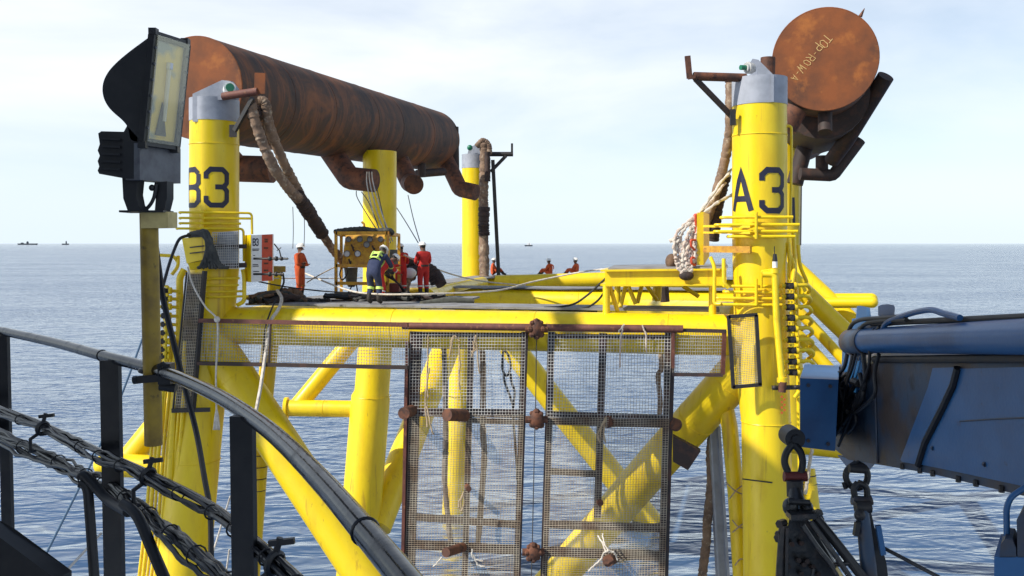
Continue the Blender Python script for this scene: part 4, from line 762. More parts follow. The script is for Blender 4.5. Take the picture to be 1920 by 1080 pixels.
# heap of hoses and cloth on the deck left
t = thing('hose_heap', 'heap of dark hoses and tarpaulin lying on the deck by the sign', 'heap', P(545, 562, 29.5))
rnd = random.Random(21)
for i in range(12):
    x0 = 462 + rnd.random() * 40; b = MB(); y0 = 565 + rnd.uniform(-7, 5)
    b.tube(wobble(PP([(x0, y0, 28.6), (x0 + 40, y0 - rnd.uniform(2, 12), 29.2), (x0 + 75, y0 - rnd.uniform(-2, 8), 29.6), (x0 + 90 + rnd.random() * 45, 564, 29.4)]), .03, 5, i), .05 + .03 * rnd.random(), 7); b.build('hose_coil', M[('tarp', 'rubber', 'sack', 'sling_dark')[i % 4]], t)
b = MB()
for i in range(6): b.ball(P(534 + i * 5, 552 + (i % 2) * 4, 30.2), (.16, .2, .22), 8, 6)
tag(b.build('sack', M['sack']), 'lumpy brown sacking heap at the feet of the standing orange worker', 'sack')
t = thing('hose_heap', 'long low heap of black hoses lying under the control panel and workers', 'heap', P(720, 570, 29))
for i in range(16):
    x0 = 600 + rnd.random() * 90; b = MB(); y0 = 562 + rnd.uniform(-9, 4)
    b.tube(wobble(PP([(x0, y0, 29.6), (x0 + 50, y0 - rnd.uniform(-3, 7), 29.8), (x0 + 110, y0 - rnd.uniform(-4, 5), 30.0), (x0 + 160, y0 + rnd.uniform(-4, 4), 29.6)]), .03, 5, i), .05 + .04 * rnd.random(), 7); b.build('hose_coil', M[('rubber', 'rubber', 'tarp', 'sling_dark')[i % 4]], t)
rope(['long loose dark hose lying along the front walkway boards', 'short loose dark hose lying behind the long one on front walkway'], 'hose', 'rubber', .025, [(830, 578, 28.2), (900, 579, 27.7), (960, 577, 27.6), (1010, 581, 27.2), (1120, 584, 26.6)], [(845, 575, 28.6), (905, 575, 28.2), (950, 580, 27.4), (1030, 578, 27.3)], name='hose')
rope('pale hose lying along the front walkway boards beyond the roll of canvas', 'hose', 'rope_white', .03, [(820, 569, 29.4), (880, 573, 28.6), (940, 578, 27.7), (1000, 577, 27.5), (1080, 581, 26.9)], name='hose')
rope('grey line lying along the walkway over the middle beam', 'rope', 'wire_rope', .03, [(905, 542, 39), (980, 541, 38.8), (1060, 543, 38), (1130, 542, 38)])
b = MB(); b.tube(PP([(790, 572, 28.6), (845, 566, 29.2), (888, 566, 29.4)]), [.12, .17, .10], 14); tag(b.build('rolled_canvas', M['bucket']), 'roll of pale olive canvas lying at the right end of left deck', 'canvas roll')
t = thing('sling_heap', 'dark heavy sling drooping over the far deck edge beside the red worker', 'sling', P(815, 540, 33.5))
for i, pts in enumerate(([(752, 488, 33.6), (775, 495, 33.8), (795, 500, 33.8), (815, 512, 33.6), (828, 534, 33.4)], [(752, 520, 33.2), (765, 512, 33.4), (800, 505, 33.6), (818, 530, 33.5)], [(756, 555, 32.6), (760, 525, 32.8), (772, 515, 33.0)])):
    q_, rs = lumpy(pts, .20, i); b = MB(); b.tube(q_, rs, 10); b.build('strand', M['sling_dark' if i < 2 else 'sling'], t)
b = MB(); b.ball(P(768, 512, 32.6), (.24, .2, .18)); b.build('cover', M['white'], t)

# ------------------------------------------------------------------ sign, post, control panel
t = thing('sign_board', 'white and red notice board reading B3 fixed beside the B3 leg', 'sign', P(490, 530, 28))
sg = lambda x, y, o=0: P(x, y, 27.8 + (x - 470) * .008 - o)
b = MB(); b.prism([sg(470, 441), sg(511, 439), sg(511, 526), sg(470, 529)], (0.02, 0.05, 0)); b.build('board', M['white'], t)
b = MB(); b.prism([sg(491, 440, .01), sg(511, 439, .01), sg(511, 526, .01), sg(491, 527.5, .01)], (0.0, 0.008, 0)); b.build('red_half', M['red_paint'], t)
b = MB(); b.prism([P(459, 441, 28.2), P(470, 440, 27.78), P(470, 529, 27.78), P(459, 528, 28.2)], (0.01, 0.03, 0)); b.build('yellow_side', M['yellow'], t)
b = MB()
for g, x in (('B', 474.5), ('3', 480)):
    strokes(b, g, lambda u, v_, x=x: sg(x + u * 7, 460 - v_ * 12, .012), .2)
for (x0, x1, y) in ((473, 486, 467), (473.5, 485, 469.5), (475, 478, 479), (474, 484, 496), (475, 486, 509), (474, 485, 499), (475, 484, 513)): b.bar(sg(x0, y, .012), sg(x1, y, .012), .006, .022)
b.build('lettering', M['letter'], t)
for (x0, x1, y) in ((496, 502, 449), (496, 502, 453), (495, 503, 465), (495, 503, 494), (495, 503, 507)):
    b = MB(); b.bar(sg(x0, y, .018), sg(x1, y, .018), .006, .05); b.build('red_lettering', M['rust'], t)
for y in (485, 514):
    b = MB(); b.tube(PP([(476, y, 27.75), (500, y, 27.4), (540 - (y > 500) * 8, y, 27.2)]), .03, 8); b.ball(P(506, y, 27.35), .07, 8, 6); b.ball(P(518, y, 27.3), .07, 8, 6); b.ball(P(528, y, 27.25), .06, 8, 6); b.build('nozzle', M['dark'], t)
b = MB(); b.tube(PP([(514, 457, 27.3), (524, 470, 27.3), (527, 483, 27.3)]), .02, 6); b.tube(PP([(519, 470, 27.3), (527, 464, 27.3)]), .015, 6); b.build('lever', M['dark'], t)
b = MB(); b.bar(P(448, 462, 28.2), P(462, 462, 28.2), .1, .12); b.bar(P(448, 497, 28.2), P(462, 497, 28.2), .1, .12); b.build('mount', M['rust_dark'], t)
t = thing('pipe_post', 'short yellow pipe post with bolted flange standing behind the sign', 'post', P(517, 548, 30))
b = MB(); b.tube(PP([(513, 548, 30), (517, 510, 30)]), .20, 18); b.build('post_body', M['yellow'], t); b = MB(); b.tube(PP([(519, 510, 30), (519, 499, 30)]), .27, 18); b.build('flange', M['yellow_old'], t)
tubes('hose', M['rubber'], t, (spline(PP([(531, 516, 28.9), (532, 530, 29), (524, 546, 29), (512, 552, 29)]), [1] * 4, 5)[0], .03))

t = thing('control_panel', 'orange yellow ballast control stand with gauges and valves on the deck', 'control panel', P(690, 562, 30.6))
d0, d1 = 30.3, 31.9
for (x, y0, y1, d, nm) in ((630, 434, 560, d0, 0), (727, 434, 566, d0, 0), (640, 440, 553, d1, 0), (748, 440, 556, d1, 0)):
    b = MB(); b.bar(P(x, y0, d), P(x, y1, d), .09, .09); b.build('frame_post', M['orange_frame'], t)
for (x0, y0, x1, y1, da, db) in ((630, 437, 727, 437, d0, d0), (640, 441, 748, 441, d1, d1), (630, 437, 640, 441, d0, d1), (727, 437, 748, 441, d0, d1), (630, 498, 727, 499, d0, d0), (727, 499, 748, 500, d0, d1), (640, 498, 748, 500, d1, d1), (630, 531, 727, 532, d0, d0), (630, 498, 640, 498, d0, d1), (630, 558, 727, 562, d0, d0), (727, 562, 748, 553, d0, d1)):
    b = MB(); b.bar(P(x0, y0, da), P(x1, y1, db), .09, .10); b.build('frame_rail', M['orange_frame'], t)
b = MB(); b.prism(PP([(648, 441, 31.2), (722, 438, 31.2), (716, 497, 30.5), (641, 497, 30.5)]), (.0, .06, .0)); pn = b.build('panel_face', M['orange_frame'], t)
def onp(x, y, o=.03): return P(x, y, 31.2 - (y - 440) * .0123 - o)
for (x, y, r) in ((654, 449, 5), (675, 449, 5), (694, 449, 5), (714, 449, 5), (688, 459, 5.5), (651, 476, 5.5), (671, 476, 5.5)):
    b = MB(); c = onp(x, y); b.tube([c, c + Vector((0, -.05, .01))], mtr(r, 31), 16); g = b.build('gauge', M['gauge' if y > 470 else 'gauge_dull'], t)
    b = MB(); b.ring(c + Vector((0, -.05, .01)), (0, 1, 0), mtr(r, 31), .014, 16, 6); b.build('bezel', M['housing_grey'], g)
for (x, y) in ((663, 464), (702, 466), (658, 491)):
    b = MB(); c = onp(x, y); b.tube([c, c + Vector((0, -.12, 0))], .03, 8); b.bar(c + Vector((.03, -.12, -.12)), c + Vector((-.05, -.12, .10)), .03, .05); b.build('lever', M['rust_dark'], t)
b = MB(); b.tube(PP([(659, 531, 30.9), (658, 502, 30.9)]), [.17, .22], 18); b.tube(PP([(659, 538, 30.9), (659, 531, 30.9)]), [.10, .18], 18); b.build('filter_pot', M['bucket'], t)
b = MB()
for pts in ([(640, 503, 30.4), (637, 515, 30.4), (642, 525, 30.4), (650, 515, 30.4), (652, 505, 30.4)], [(645, 560, 30.5), (655, 545, 30.5), (660, 535, 30.5)], [(669, 560, 30.5), (670, 545, 30.5), (668, 533, 30.5)]): b.tube(spline(PP(pts), [1] * len(pts), 5)[0], .022, 7)
b.build('hose', M['rubber'], t)
b = MB(); q_, rs = lumpy([(628, 435, 30.3), (650, 432, 30.6), (680, 430, 30.6), (705, 433, 30.6), (728, 432, 30.4), (735, 437, 30.6)], .09, 4); b.tube(q_, rs, 8); b.build('cover_roll', M['tarp'], t)
b = MB(); b.tube(rounded(PP([(683, 432, 31), (683, 420, 31), (678, 416, 31)]), .05), .035, 8); b.build('vent_pipe', M['orange_frame'], t)
b = MB(); b.prism(PP([(700, 532, 30.4), (748, 532, 30.4), (748, 562, 30.4), (700, 562, 30.4)]), (0, .7, 0)); b.build('red_tank', M['hook_red'], t)
b = MB()
for i in range(6): b.tube(spline(PP([(735 + i, 500 + 2 * i, 30.1), (722 + i * 3, 515 + i, 29.9), (745 + i * 2, 530 + i * 2, 30.0), (760 + i, 555, 30.2)]), [1] * 4, 6)[0], .022, 6)
b.build('hose', M['rubber'], t)
b = MB(); b.tube(PP([(738, 498, 30.9), (738, 468, 30.9)]), [.15, .12], 14); b.build('cylinder', M['bucket'], t)

# ------------------------------------------------------------------ people
J = {'pelvis': (0, 0, .95, .150), 'spine': (0, .0, 1.17, .140), 'chest': (0, .0, 1.36, .150), 'neck': (0, .01, 1.49, .062), 'head': (0, .035, 1.60, .088), 'crown': (0, .03, 1.68, .082),
     'shl': (-.19, 0, 1.40, .078), 'ell': (-.25, -.02, 1.13, .056), 'wrl': (-.25, .06, .90, .042), 'hal': (-.25, .09, .82, .036), 'shr': (.19, 0, 1.40, .078), 'elr': (.25, -.02, 1.13, .056), 'wrr': (.25, .06, .90, .042), 'har': (.25, .09, .82, .036),
     'hil': (-.10, 0, .88, .108), 'knl': (-.11, .03, .50, .080), 'anl': (-.11, -.01, .11, .062), 'tol': (-.12, .14, .05, .048), 'hir': (.10, 0, .88, .108), 'knr': (.11, .03, .50, .080), 'anr': (.11, -.01, .11, .062), 'tor': (.12, .14, .05, .048)}
ED = [('pelvis', 'spine'), ('spine', 'chest'), ('chest', 'neck'), ('neck', 'head'), ('head', 'crown'), ('chest', 'shl'), ('shl', 'ell'), ('ell', 'wrl'), ('wrl', 'hal'), ('chest', 'shr'), ('shr', 'elr'), ('elr', 'wrr'), ('wrr', 'har'),
      ('pelvis', 'hil'), ('hil', 'knl'), ('knl', 'anl'), ('anl', 'tol'), ('pelvis', 'hir'), ('hir', 'knr'), ('knr', 'anr'), ('anr', 'tor')]
POSE = {
 'folded': {'ell': (-.27, .08, 1.14), 'wrl': (.02, .24, 1.16), 'hal': (.10, .23, 1.18), 'elr': (.27, .08, 1.12), 'wrr': (-.02, .27, 1.10), 'har': (-.10, .26, 1.12)},
 'front': {'ell': (-.26, .05, 1.14), 'wrl': (-.10, .26, 1.05), 'hal': (-.06, .33, 1.06), 'elr': (.26, .05, 1.14), 'wrr': (.10, .26, 1.05), 'har': (.06, .33, 1.06), 'head': (0, .06, 1.60), 'crown': (0, .07, 1.68)},
 'bend': {'pelvis': (0, -.12, .92), 'spine': (0, .05, 1.10), 'chest': (0, .24, 1.24), 'neck': (0, .38, 1.32), 'head': (0, .47, 1.37), 'crown': (0, .53, 1.43), 'shl': (-.19, .27, 1.26), 'ell': (-.30, .46, 1.12), 'wrl': (-.22, .68, 1.16), 'hal': (-.20, .76, 1.17),
          'shr': (.19, .27, 1.26), 'elr': (.30, .36, 1.02), 'wrr': (.20, .55, .92), 'har': (.18, .62, .89), 'hil': (-.10, -.10, .86), 'hir': (.10, -.10, .86), 'knl': (-.12, .02, .48), 'knr': (.13, .04, .48), 'anl': (-.13, -.08, .11), 'anr': (.14, -.05, .11), 'tol': (-.14, .08, .05), 'tor': (.15, .11, .05)},
 'sit': {'pelvis': (0, 0, .14), 'spine': (0, .03, .36), 'chest': (0, .07, .55), 'neck': (0, .10, .68), 'head': (0, .13, .79), 'crown': (0, .13, .87), 'shl': (-.19, .07, .59), 'ell': (-.28, .20, .38), 'wrl': (-.15, .40, .40), 'hal': (-.10, .46, .41), 'shr': (.19, .07, .59), 'elr': (.28, .20, .38), 'wrr': (.15, .40, .40), 'har': (.10, .46, .41),
         'hil': (-.11, .03, .13), 'hir': (.11, .03, .13), 'knl': (-.16, .42, .40), 'knr': (.16, .42, .40), 'anl': (-.15, .66, .10), 'anr': (.15, .66, .10), 'tol': (-.16, .80, .06), 'tor': (.16, .80, .06)},
 'crouch': {'pelvis': (0, -.15, .46), 'spine': (0, -.02, .66), 'chest': (0, .12, .82), 'neck': (0, .22, .93), 'head': (0, .29, 1.02), 'crown': (0, .31, 1.10), 'shl': (-.19, .12, .86), 'ell': (-.28, .32, .72), 'wrl': (-.16, .52, .80), 'hal': (-.13, .59, .82), 'shr': (.19, .12, .86), 'elr': (.28, .32, .72), 'wrr': (.16, .52, .80), 'har': (.13, .59, .82),
            'hil': (-.11, -.12, .42), 'hir': (.11, -.12, .42), 'knl': (-.18, .28, .50), 'knr': (.16, .22, .46), 'anl': (-.15, -.02, .11), 'anr': (.15, -.04, .11), 'tol': (-.16, .12, .05), 'tor': (.16, .10, .05)},
}
POSE['sit_turn'] = dict(POSE['sit'], head=(.02, .10, .79), crown=(.02, .09, .87), shr=(.20, .02, .60), elr=(.33, .16, .66), wrr=(.18, .14, .80), har=(.12, .14, .85))
SKIN = {'head', 'crown', 'neck', 'hal', 'har'}; BOOT = {'anl', 'tol', 'anr', 'tor'}
def person(label, loc, rz, pose, cloth, scale=1.0, bands=None, vest=None, helmet=True, belt=None, group='workers in coveralls and helmets on the jacket'):
    pj = {k: Vector(v[:3]) for k, v in J.items()}; rad = {k: v[3] for k, v in J.items()}
    for k, v in POSE.get(pose, {}).items(): pj[k] = Vector(v)
    names = list(pj); idx = {k: i for i, k in enumerate(names)}
    me = bpy.data.meshes.new('rig'); me.from_pydata([pj[k] for k in names], [(idx[a], idx[c]) for a, c in ED], []); tmp = bpy.data.objects.new('rig', me); C.objects.link(tmp)
    md = tmp.modifiers.new('skin', 'SKIN'); md.use_smooth_shade = True
    sub = tmp.modifiers.new('sub', 'SUBSURF'); sub.levels = 2; sub.render_levels = 2
    for k in names: me.skin_vertices[0].data[idx[k]].radius = (rad[k] * 1.12, rad[k] * (1.12 if k not in ('chest', 'spine', 'pelvis') else 0.95)); me.skin_vertices[0].data[idx[k]].use_root = (k == 'pelvis')
    bpy.context.view_layer.update(); dg = bpy.context.evaluated_depsgraph_get()
    em = bpy.data.meshes.new_from_object(tmp.evaluated_get(dg)); bpy.data.objects.remove(tmp)
    b = MB(); b.v = [v.co.copy() for v in em.vertices]; b.f = [list(p.vertices) for p in em.polygons]
    for p in em.polygons:
        c = p.center; k = min(names, key=lambda q_: (pj[q_] - c).length - rad[q_] * .6)
        b.m.append(1 if k in SKIN else 2 if k in BOOT else 0)
    # face and fingers grow out of the same mesh
    hd = (pj['crown'] - pj['head']).normalized(); fw = Vector((0, 1, 0)); fw = (fw - hd * fw.dot(hd)).normalized(); sd_ = fw.cross(hd); h0 = pj['head'] + hd * .01
    b.ball(h0 + fw * .093 - hd * .005, (.014, .022, .02), 6, 4, mi=1)
    for sx in (-1, 1): b.ball(h0 + fw * .080 + sd_ * .033 * sx + hd * .02, .011, 6, 4, mi=3); b.ball(h0 + sd_ * .088 * sx, (.012, .02, .03), 6, 4, mi=1)
    b.bar(h0 + fw * .087 - hd * .042 - sd_ * .02, h0 + fw * .087 - hd * .042 + sd_ * .02, .01, .008, mi=3)
    for s_ in 'lr':
        h, wv = pj['ha' + s_], (pj['ha' + s_] - pj['wr' + s_]).normalized(); sv = wv.cross(Vector((0, 0, 1))); sv = sv.normalized() if sv.length > .1 else Vector((1, 0, 0)); dn = sv.cross(wv) * (-1 if sv.cross(wv).z > 0 else 1)
        for i, ln in enumerate((.075, .088, .08, .062)):
            a = h + sv * (-.028 + i * .019); b.tube([a, a + wv * ln * .55, a + wv * ln * .85 + dn * ln * .35], [.010, .009, .007], 6, mi=1)
        a = h - sv * .03 - wv * .03; b.tube([a, a - sv * .03 + wv * .03, a - sv * .035 + wv * .06], [.012, .010, .008], 6, mi=1)
    mx4 = Matrix.Translation(loc) @ Matrix.Rotation(rz, 4, 'Z') @ Matrix.Scale(scale, 4)
    root = thing('person', label, 'person', loc, group)
    def fin(bb, nm, mats, par):
        bb.v = [mx4 @ v for v in bb.v]; return bb.build(nm, mats, par, sharp=60)
    body = fin(b, 'body', [M[cloth], M['skin'], M['boot'], M['hair']], root)
    if helmet:
        rot = Matrix((sd_, fw, hd)).transposed(); hb = MB(); c = pj['crown'] + hd * -.005
        hb.ball(c, (.125, .145, .125), 16, 6, rot=rot, top_only=True); hb.ball(c + fw * .06 + hd * .004, (.11, .13, .016), 14, 4, rot=rot); hb.bar(c - fw * .12 + hd * .06, c + fw * .10 + hd * .11, .03, .04)
        hh = fin(hb, 'helmet', M['helmet'], root)
    hb = MB(); hb.ball(pj['head'] - fw * .03 + hd * .04, (.092, .085, .075), 10, 6); fin(hb, 'hair', M['hair'], root)
    def band(a, c, t0, r, wd, m, nm):
        pa, pc = pj[a], pj[c]; dv = (pc - pa).normalized(); p = pa.lerp(pc, t0); bb = MB(); bb.tube([p - dv * wd / 2, p + dv * wd / 2], r, 16, caps=False); bb.tube([p + dv * wd / 2, p - dv * wd / 2], r - .008, 16, caps=False); fin(bb, nm, M[m], root)
    for (a, c, t0, r, wd, m) in (bands or []): band(a, c, t0, r, wd, m, 'reflective_band')
    if belt: band('pelvis', 'spine', .35, .175, .06, belt, 'belt')
    if vest:
        bb = MB(); pc, ps, pn = pj['chest'], pj['spine'], pj['neck']; up_ = (pn - ps).normalized(); bk = sd_.cross(up_)
        for sx in (-1, 1):
            for sy in (-1, 1):
                bb.tube(spline([ps + sd_ * .10 * sx + bk * .15 * sy, pc + sd_ * .10 * sx + bk * .165 * sy, pc.lerp(pn, .75) + sd_ * .10 * sx + bk * .05 * sy], [1] * 3, 5)[0], .028, 6)
        bb.tube([pc - sd_ * .13 + bk * .155, pc + sd_ * .13 + bk * .155], .026, 6); bb.tube([pc - sd_ * .13 - bk * .155, pc + sd_ * .13 - bk * .155], .026, 6); fin(bb, 'harness', M[vest], root)
    return root
DZ = -1.80
def on_deck(px, d, z=DZ): return W((px - 960) / F * d, d, z)
cuffs = [('knl', 'anl', .35, .088, .04, 'tape'), ('knr', 'anr', .35, .088, .04, 'tape'), ('ell', 'wrl', .2, .066, .035, 'tape'), ('elr', 'wrr', .2, .066, .035, 'tape')]
person('person in orange coverall and white helmet standing with folded arms near the sign', on_deck(562, 30.9), R(-108), 'folded', 'orange_cloth', 1.0, belt='boot', bands=[('knl', 'anl', .15, .092, .03, 'orange_frame')])
lime = [('knl', 'anl', .15, .098, .07, 'hivis'), ('knr', 'anr', .15, .098, .07, 'hivis'), ('spine', 'chest', .75, .185, .07, 'hivis'), ('spine', 'chest', .1, .18, .06, 'hivis'), ('elr', 'wrr', .3, .07, .05, 'hivis')]
person('person in navy coverall with lime bands and orange sleeves bending over the control panel', on_deck(702, 28.25), R(-20), 'bend', 'navy_cloth', 1.12, bands=lime + [('shl', 'ell', .5, .085, .22, 'orange_vest'), ('shl', 'ell', .9, .078, .12, 'orange_vest'), ('ell', 'wrl', .5, .068, .2, 'orange_vest')], vest='hivis')
person('person in red coverall and white helmet crouching behind the bending navy worker', on_deck(714, 29.6), R(-60), 'bend', 'red_cloth', .95, bands=cuffs)
person('person in red coverall standing half hidden behind the control panel frame', on_deck(752, 32.2), R(25), 'front', 'red_cloth', 1.0, bands=cuffs, vest='orange_vest')
person('person in red coverall standing with back turned at right end of the left deck', on_deck(794, 31.9), R(30), 'front', 'red_cloth', 1.03, bands=cuffs, belt='boot')
person('person in orange coverall seated facing right at the foot of the far wrapped sling', on_deck(922, 53.4), R(-80), 'sit', 'orange_cloth', 1.0)
person('person in orange coverall seated upright on far beam, left one of the seated pair', on_deck(1033, 52.0), R(65), 'sit', 'orange_cloth', 1.0, vest='orange_vest')
person('person in orange coverall seated with one arm raised, right one of the seated pair', on_deck(1082, 51.6), R(75), 'sit_turn', 'orange_cloth', 1.04)
b = MB(); b.tube(PP([(1245, 538, 28.9), (1247, 566, 28.9)]), .14, 10); tag(b.build('sling_end', M['sling_dark']), 'dark sling end hanging under the raised platform between its posts', 'sling')

# ------------------------------------------------------------------ ships on the horizon
def ship(label, px, d, ln, h, sup, m, name='ship'):
    c = P(px, 456, d); t = thing(name, label, name, (c.x, d, 0), 'vessels on the horizon'); b = MB(); z0 = -1.0
    hull = [(-ln / 2, 0), (ln / 2, 0), (ln / 2 + ln * .04, h), (-ln / 2 - ln * .03, h)]
    b.prism([(c.x + x, d, z0 + z) for x, z in hull], (0, ln * .2, 0)); b.build('hull', M[m], t)
    for (x, wd, hh, m2) in sup:
        b = MB(); b.box((c.x + x, d + ln * .1, z0 + h + hh / 2), (wd, ln * .12, hh)); b.box((c.x + x, d + ln * .1, z0 + h + hh + hh * .2), (wd * .6, ln * .1, hh * .4)); b.build('superstructure', M[m2], t)
    return t
ship('long low dark barge on the horizon at far left', 50, 9000, 165, 14, [(0, 12, 14, 'hull'), (-50, 20, 6, 'hull')], 'hull', 'barge')
ship('small dark supply ship on the horizon right of the long barge', 122, 9000, 60, 13, [(8, 10, 18, 'hull')], 'hull')
ship('small white boat with dark hull on the horizon between the far leg and seated workers', 991, 5000, 40, 7, [(2, 22, 8, 'white'), (4, 3, 18, 'white')], 'hull', 'boat')

# ------------------------------------------------------------------ vessel: railing, lamp, cables
t = thing('guard_railing', 'black tubular guard railing of the vessel curving down across the foreground', 'railing', P(200, 1080, 4.5))
def rl(x, y, z=.62): return (x, y, z * F / (y - 456))
top_pts = [(-160, 596), (-60, 608), (0, 620), (100, 642), (192, 667), (270, 687), (332, 707), (410, 743), (480, 788), (535, 833), (610, 910), (685, 997), (750, 1075), (800, 1140)]
b = MB(); q_, rs = spline(PP([rl(*p) for p in top_pts]), [.030] * len(top_pts), 6); b.tube(q_, rs, 20); tr = b.build('top_rail', M['rail'], t)
def ang(p, c_): return (c_ - p).normalized()
for (i0, w_) in ((4, .034), (11, .036)):
    a = P(*rl(*top_pts[i0])); c = P(*rl(*top_pts[i0 + 1])); dv = (c - a).normalized(); b = MB(); b.ring(a, dv, .029, .005, 20, 8); b.build('weld_collar', M['rail'], tr)
for (x0, y0, x1, y1, wd, th) in ((6, 622, 24, 1030, .085, .030), (207, 674, 214, 1120, .115, .030), (455, 778, 456, 1140, .090, .030)):
    d = .62 * F / (y0 - 456); b = MB(); a = P(x0, y0, d); c = P(x1, y1, d - .02); c = Vector((a.x, a.y, c.z)); b.bar(a - Vector((0, 0, .005)), c, wd, th, up=Vector((-.25, -1, 0)).normalized()); b.build('post', M['black'], t)
def bundle(label, pts, z, n, r, spread, m='cable', seed=0, cat='cable bundle'):
    tt = thing('cable_bundle', label, cat, P(*rl(*pts[len(pts) // 2], z)), 'cables strung along the railing'); rnd = random.Random(seed); base, _ = spline(PP([rl(*p, z) for p in pts]), [1] * len(pts), 7)
    for i in range(n):
        ph = rnd.random() * 6; o = Vector((rnd.uniform(-1, 1), rnd.uniform(-1, 1), rnd.uniform(-1, 1))) * spread; b = MB()
        b.tube([p + o + Vector((0, math.sin(j * .35 + ph), math.cos(j * .28 + ph))) * spread * rnd.choice((.4, .6, 1.0)) for j, p in enumerate(base)], r * rnd.uniform(.7, 1.25), 8); b.build('cable', M[m], tt)
    for j in range(3, len(base), 6):
        b = MB(); b.ring(base[j], base[min(j + 1, len(base) - 1)] - base[j - 1], spread * 1.3 + r, .004, 12, 5); b.build('cable_tie', M['rubber'], tt)
    return tt
bundle('thick bundle of dark cables lashed along the lower rail of the guard railing', [(-60, 790), (20, 828), (100, 862), (160, 893), (200, 912), (250, 945), (300, 985), (350, 1026), (420, 1085), (470, 1130)], 1.30, 10, .010, .026, seed=2)
bundle('slimmer bundle of dark cables along the middle rail of the guard railing', [(-60, 748), (20, 780), (75, 802), (150, 838), (190, 858), (240, 880), (300, 908), (380, 950), (430, 985), (500, 1045), (560, 1100)], 1.10, 6, .008, .017, seed=5)
b = MB(); mid = [(-60, 744), (20, 776), (75, 797), (150, 833), (190, 853), (240, 875), (300, 903), (380, 945), (430, 980), (500, 1040), (560, 1095)]; q_, rs = spline(PP([rl(*p, 1.10) for p in mid]), [.019] * len(mid), 5); b.tube([p + Vector((0, .03, 0)) for p in q_], rs, 12); b.build('middle_rail', M['rail'], t)
def coupler(x, y, z):
    c = P(*rl(x, y, z)); b = MB(); b.ring(c, (1, -.6, -.2), .035, .014, 12, 6); b.tube([c + Vector((0, 0, .02)), c + Vector((.02, 0, .09))], .012, 8); b.bar(c + Vector((-.02, 0, .07)), c + Vector((.07, 0, .08)), .02, .02); b.tube([c + Vector((-.02, -.02, -.03)), c + Vector((-.06, -.03, -.06)), c + Vector((-.06, -.03, -.12))], .011, 8); b.ball(c + Vector((-.05, -.03, -.13)), (.03, .02, .012), 8, 4)
    return b.build('coupler', M['black'], t)
for a in ((80, 803, 1.1), (278, 893, 1.1), (515, 1056, 1.1)): coupler(*a)
for lab, pts in (('thick black hose hanging down left of the second railing post', [(150, 905, 5.0), (163, 915, 5.0), (168, 960, 4.98), (178, 1100, 4.9)]), ('thick black hose slanting down right of the second railing post', [(232, 945, 4.5), (258, 968, 4.4), (285, 1030, 4.3), (315, 1100, 4.2)]), ('thick black hose end looped behind the second railing post', [(150, 900, 5.0), (160, 893, 5.0), (200, 935, 4.9), (240, 960, 4.6)])):
    b = MB(); b.tube(spline(PP(pts), [1] * len(pts), 5)[0], .026, 12); tag(b.build('hose', M['rubber']), lab, 'hose')
b = MB(); b.prism(PP([(-40, 985, 4.6), (0, 1008, 4.6), (105, 1086, 4.5), (105, 1140, 4.5), (-40, 1140, 4.5)]), (0.02, .12, 0)); tag(b.build('bulwark_plate', M['black']), 'black sloping steel plate at lower left corner below the railing', 'steel plate')
rope('thin blue mooring rope slanting down behind the railing posts to the sea', 'rope', 'rope_blue', .014, [(268, 632, 12), (226, 745, 11.5), (180, 850, 11), (72, 1066, 10), (40, 1120, 9.8)])
rope(['pale thin line slanting between the hanging hoses at lower left corner', 'pale thin line slanting down left of the third railing post', 'short pale line beside the foot of third railing post'], 'rope', 'rope_white', .012, [(190, 1000, 9), (112, 1084, 8.5)], [(432, 930, 12), (398, 1040, 11.5)], [(430, 1030, 12), (424, 1075, 12)])
rope('black hose running from lamp mast down along the B3 leg', 'hose', 'rubber', .030, [(290, 450, 9), (297, 500, 9.2), (306, 560, 9.4), (325, 640, 9.6), (345, 720, 9.8), (368, 810, 10), (384, 900, 10), (394, 960, 10), (396, 1045, 10)], name='hose')
rope('black hose looping off the yellow box and away behind the lamp mast', 'hose', 'rubber', .045, [(356, 441, 27.2), (338, 447, 26.9), (327, 468, 26.7), (316, 500, 26.5), (303, 545, 26), (290, 575, 25.6)], name='hose')

t = thing('floodlight', 'large black floodlight on weathered yellow pole clamped to the guard railing', 'floodlight', P(288, 833, 4.75))
b = MB(); b.pipe(P(288, 834, 4.72), P(279, 400, 4.68), .0435, .006, 24); pole = b.build('pole', M['yellow_old'], t)
b = MB(); b.ring(P(284, 694, 4.74), (0, 0, 1), .05, .014, 20, 8); b.bar(P(258, 712, 4.66), P(330, 706, 4.62), .03, .035); b.tube(PP([(258, 712, 4.66), (250, 713, 4.66)]), .02, 8); b.box(P(312, 700, 4.62), (.06, .07, .10)); b.tube(PP([(300, 724, 4.62), (330, 728, 4.62)]), .022, 10); b.tube(PP([(298, 690, 4.6), (306, 684, 4.6), (322, 698, 4.58)]), .018, 8); b.build('clamp', M['black'], t)
b = MB(); b.prism(PP([(264, 398, 4.62), (315, 397, 4.62), (315, 427, 4.62), (264, 428, 4.62)]), (.01, .10, 0)); b.build('head_block', M['cream'], t)
b = MB(); b.bar(P(234, 397, 4.66), P(316, 397, 4.66), .14, .010); b.build('base_plate', M['black'], t)
n_ = Vector((.952, -.306, 0)); u_ = Vector((.306, .952, 0))      # lamp aim and width direction
def arm_prof(rows, dd, nm):
    b = MB(); b.prism(PP([(x, y, dd) for x, y in rows]), u_ * .05); b.build(nm, M['black'], t)
arm_prof([(229, 333), (258, 335), (255, 365), (259, 385), (268, 396), (240, 397), (231, 372)], 4.55, 'yoke_arm'); arm_prof([(290, 342), (313, 340), (313, 372), (307, 396), (290, 397), (292, 372), (287, 356)], 4.62, 'yoke_arm')
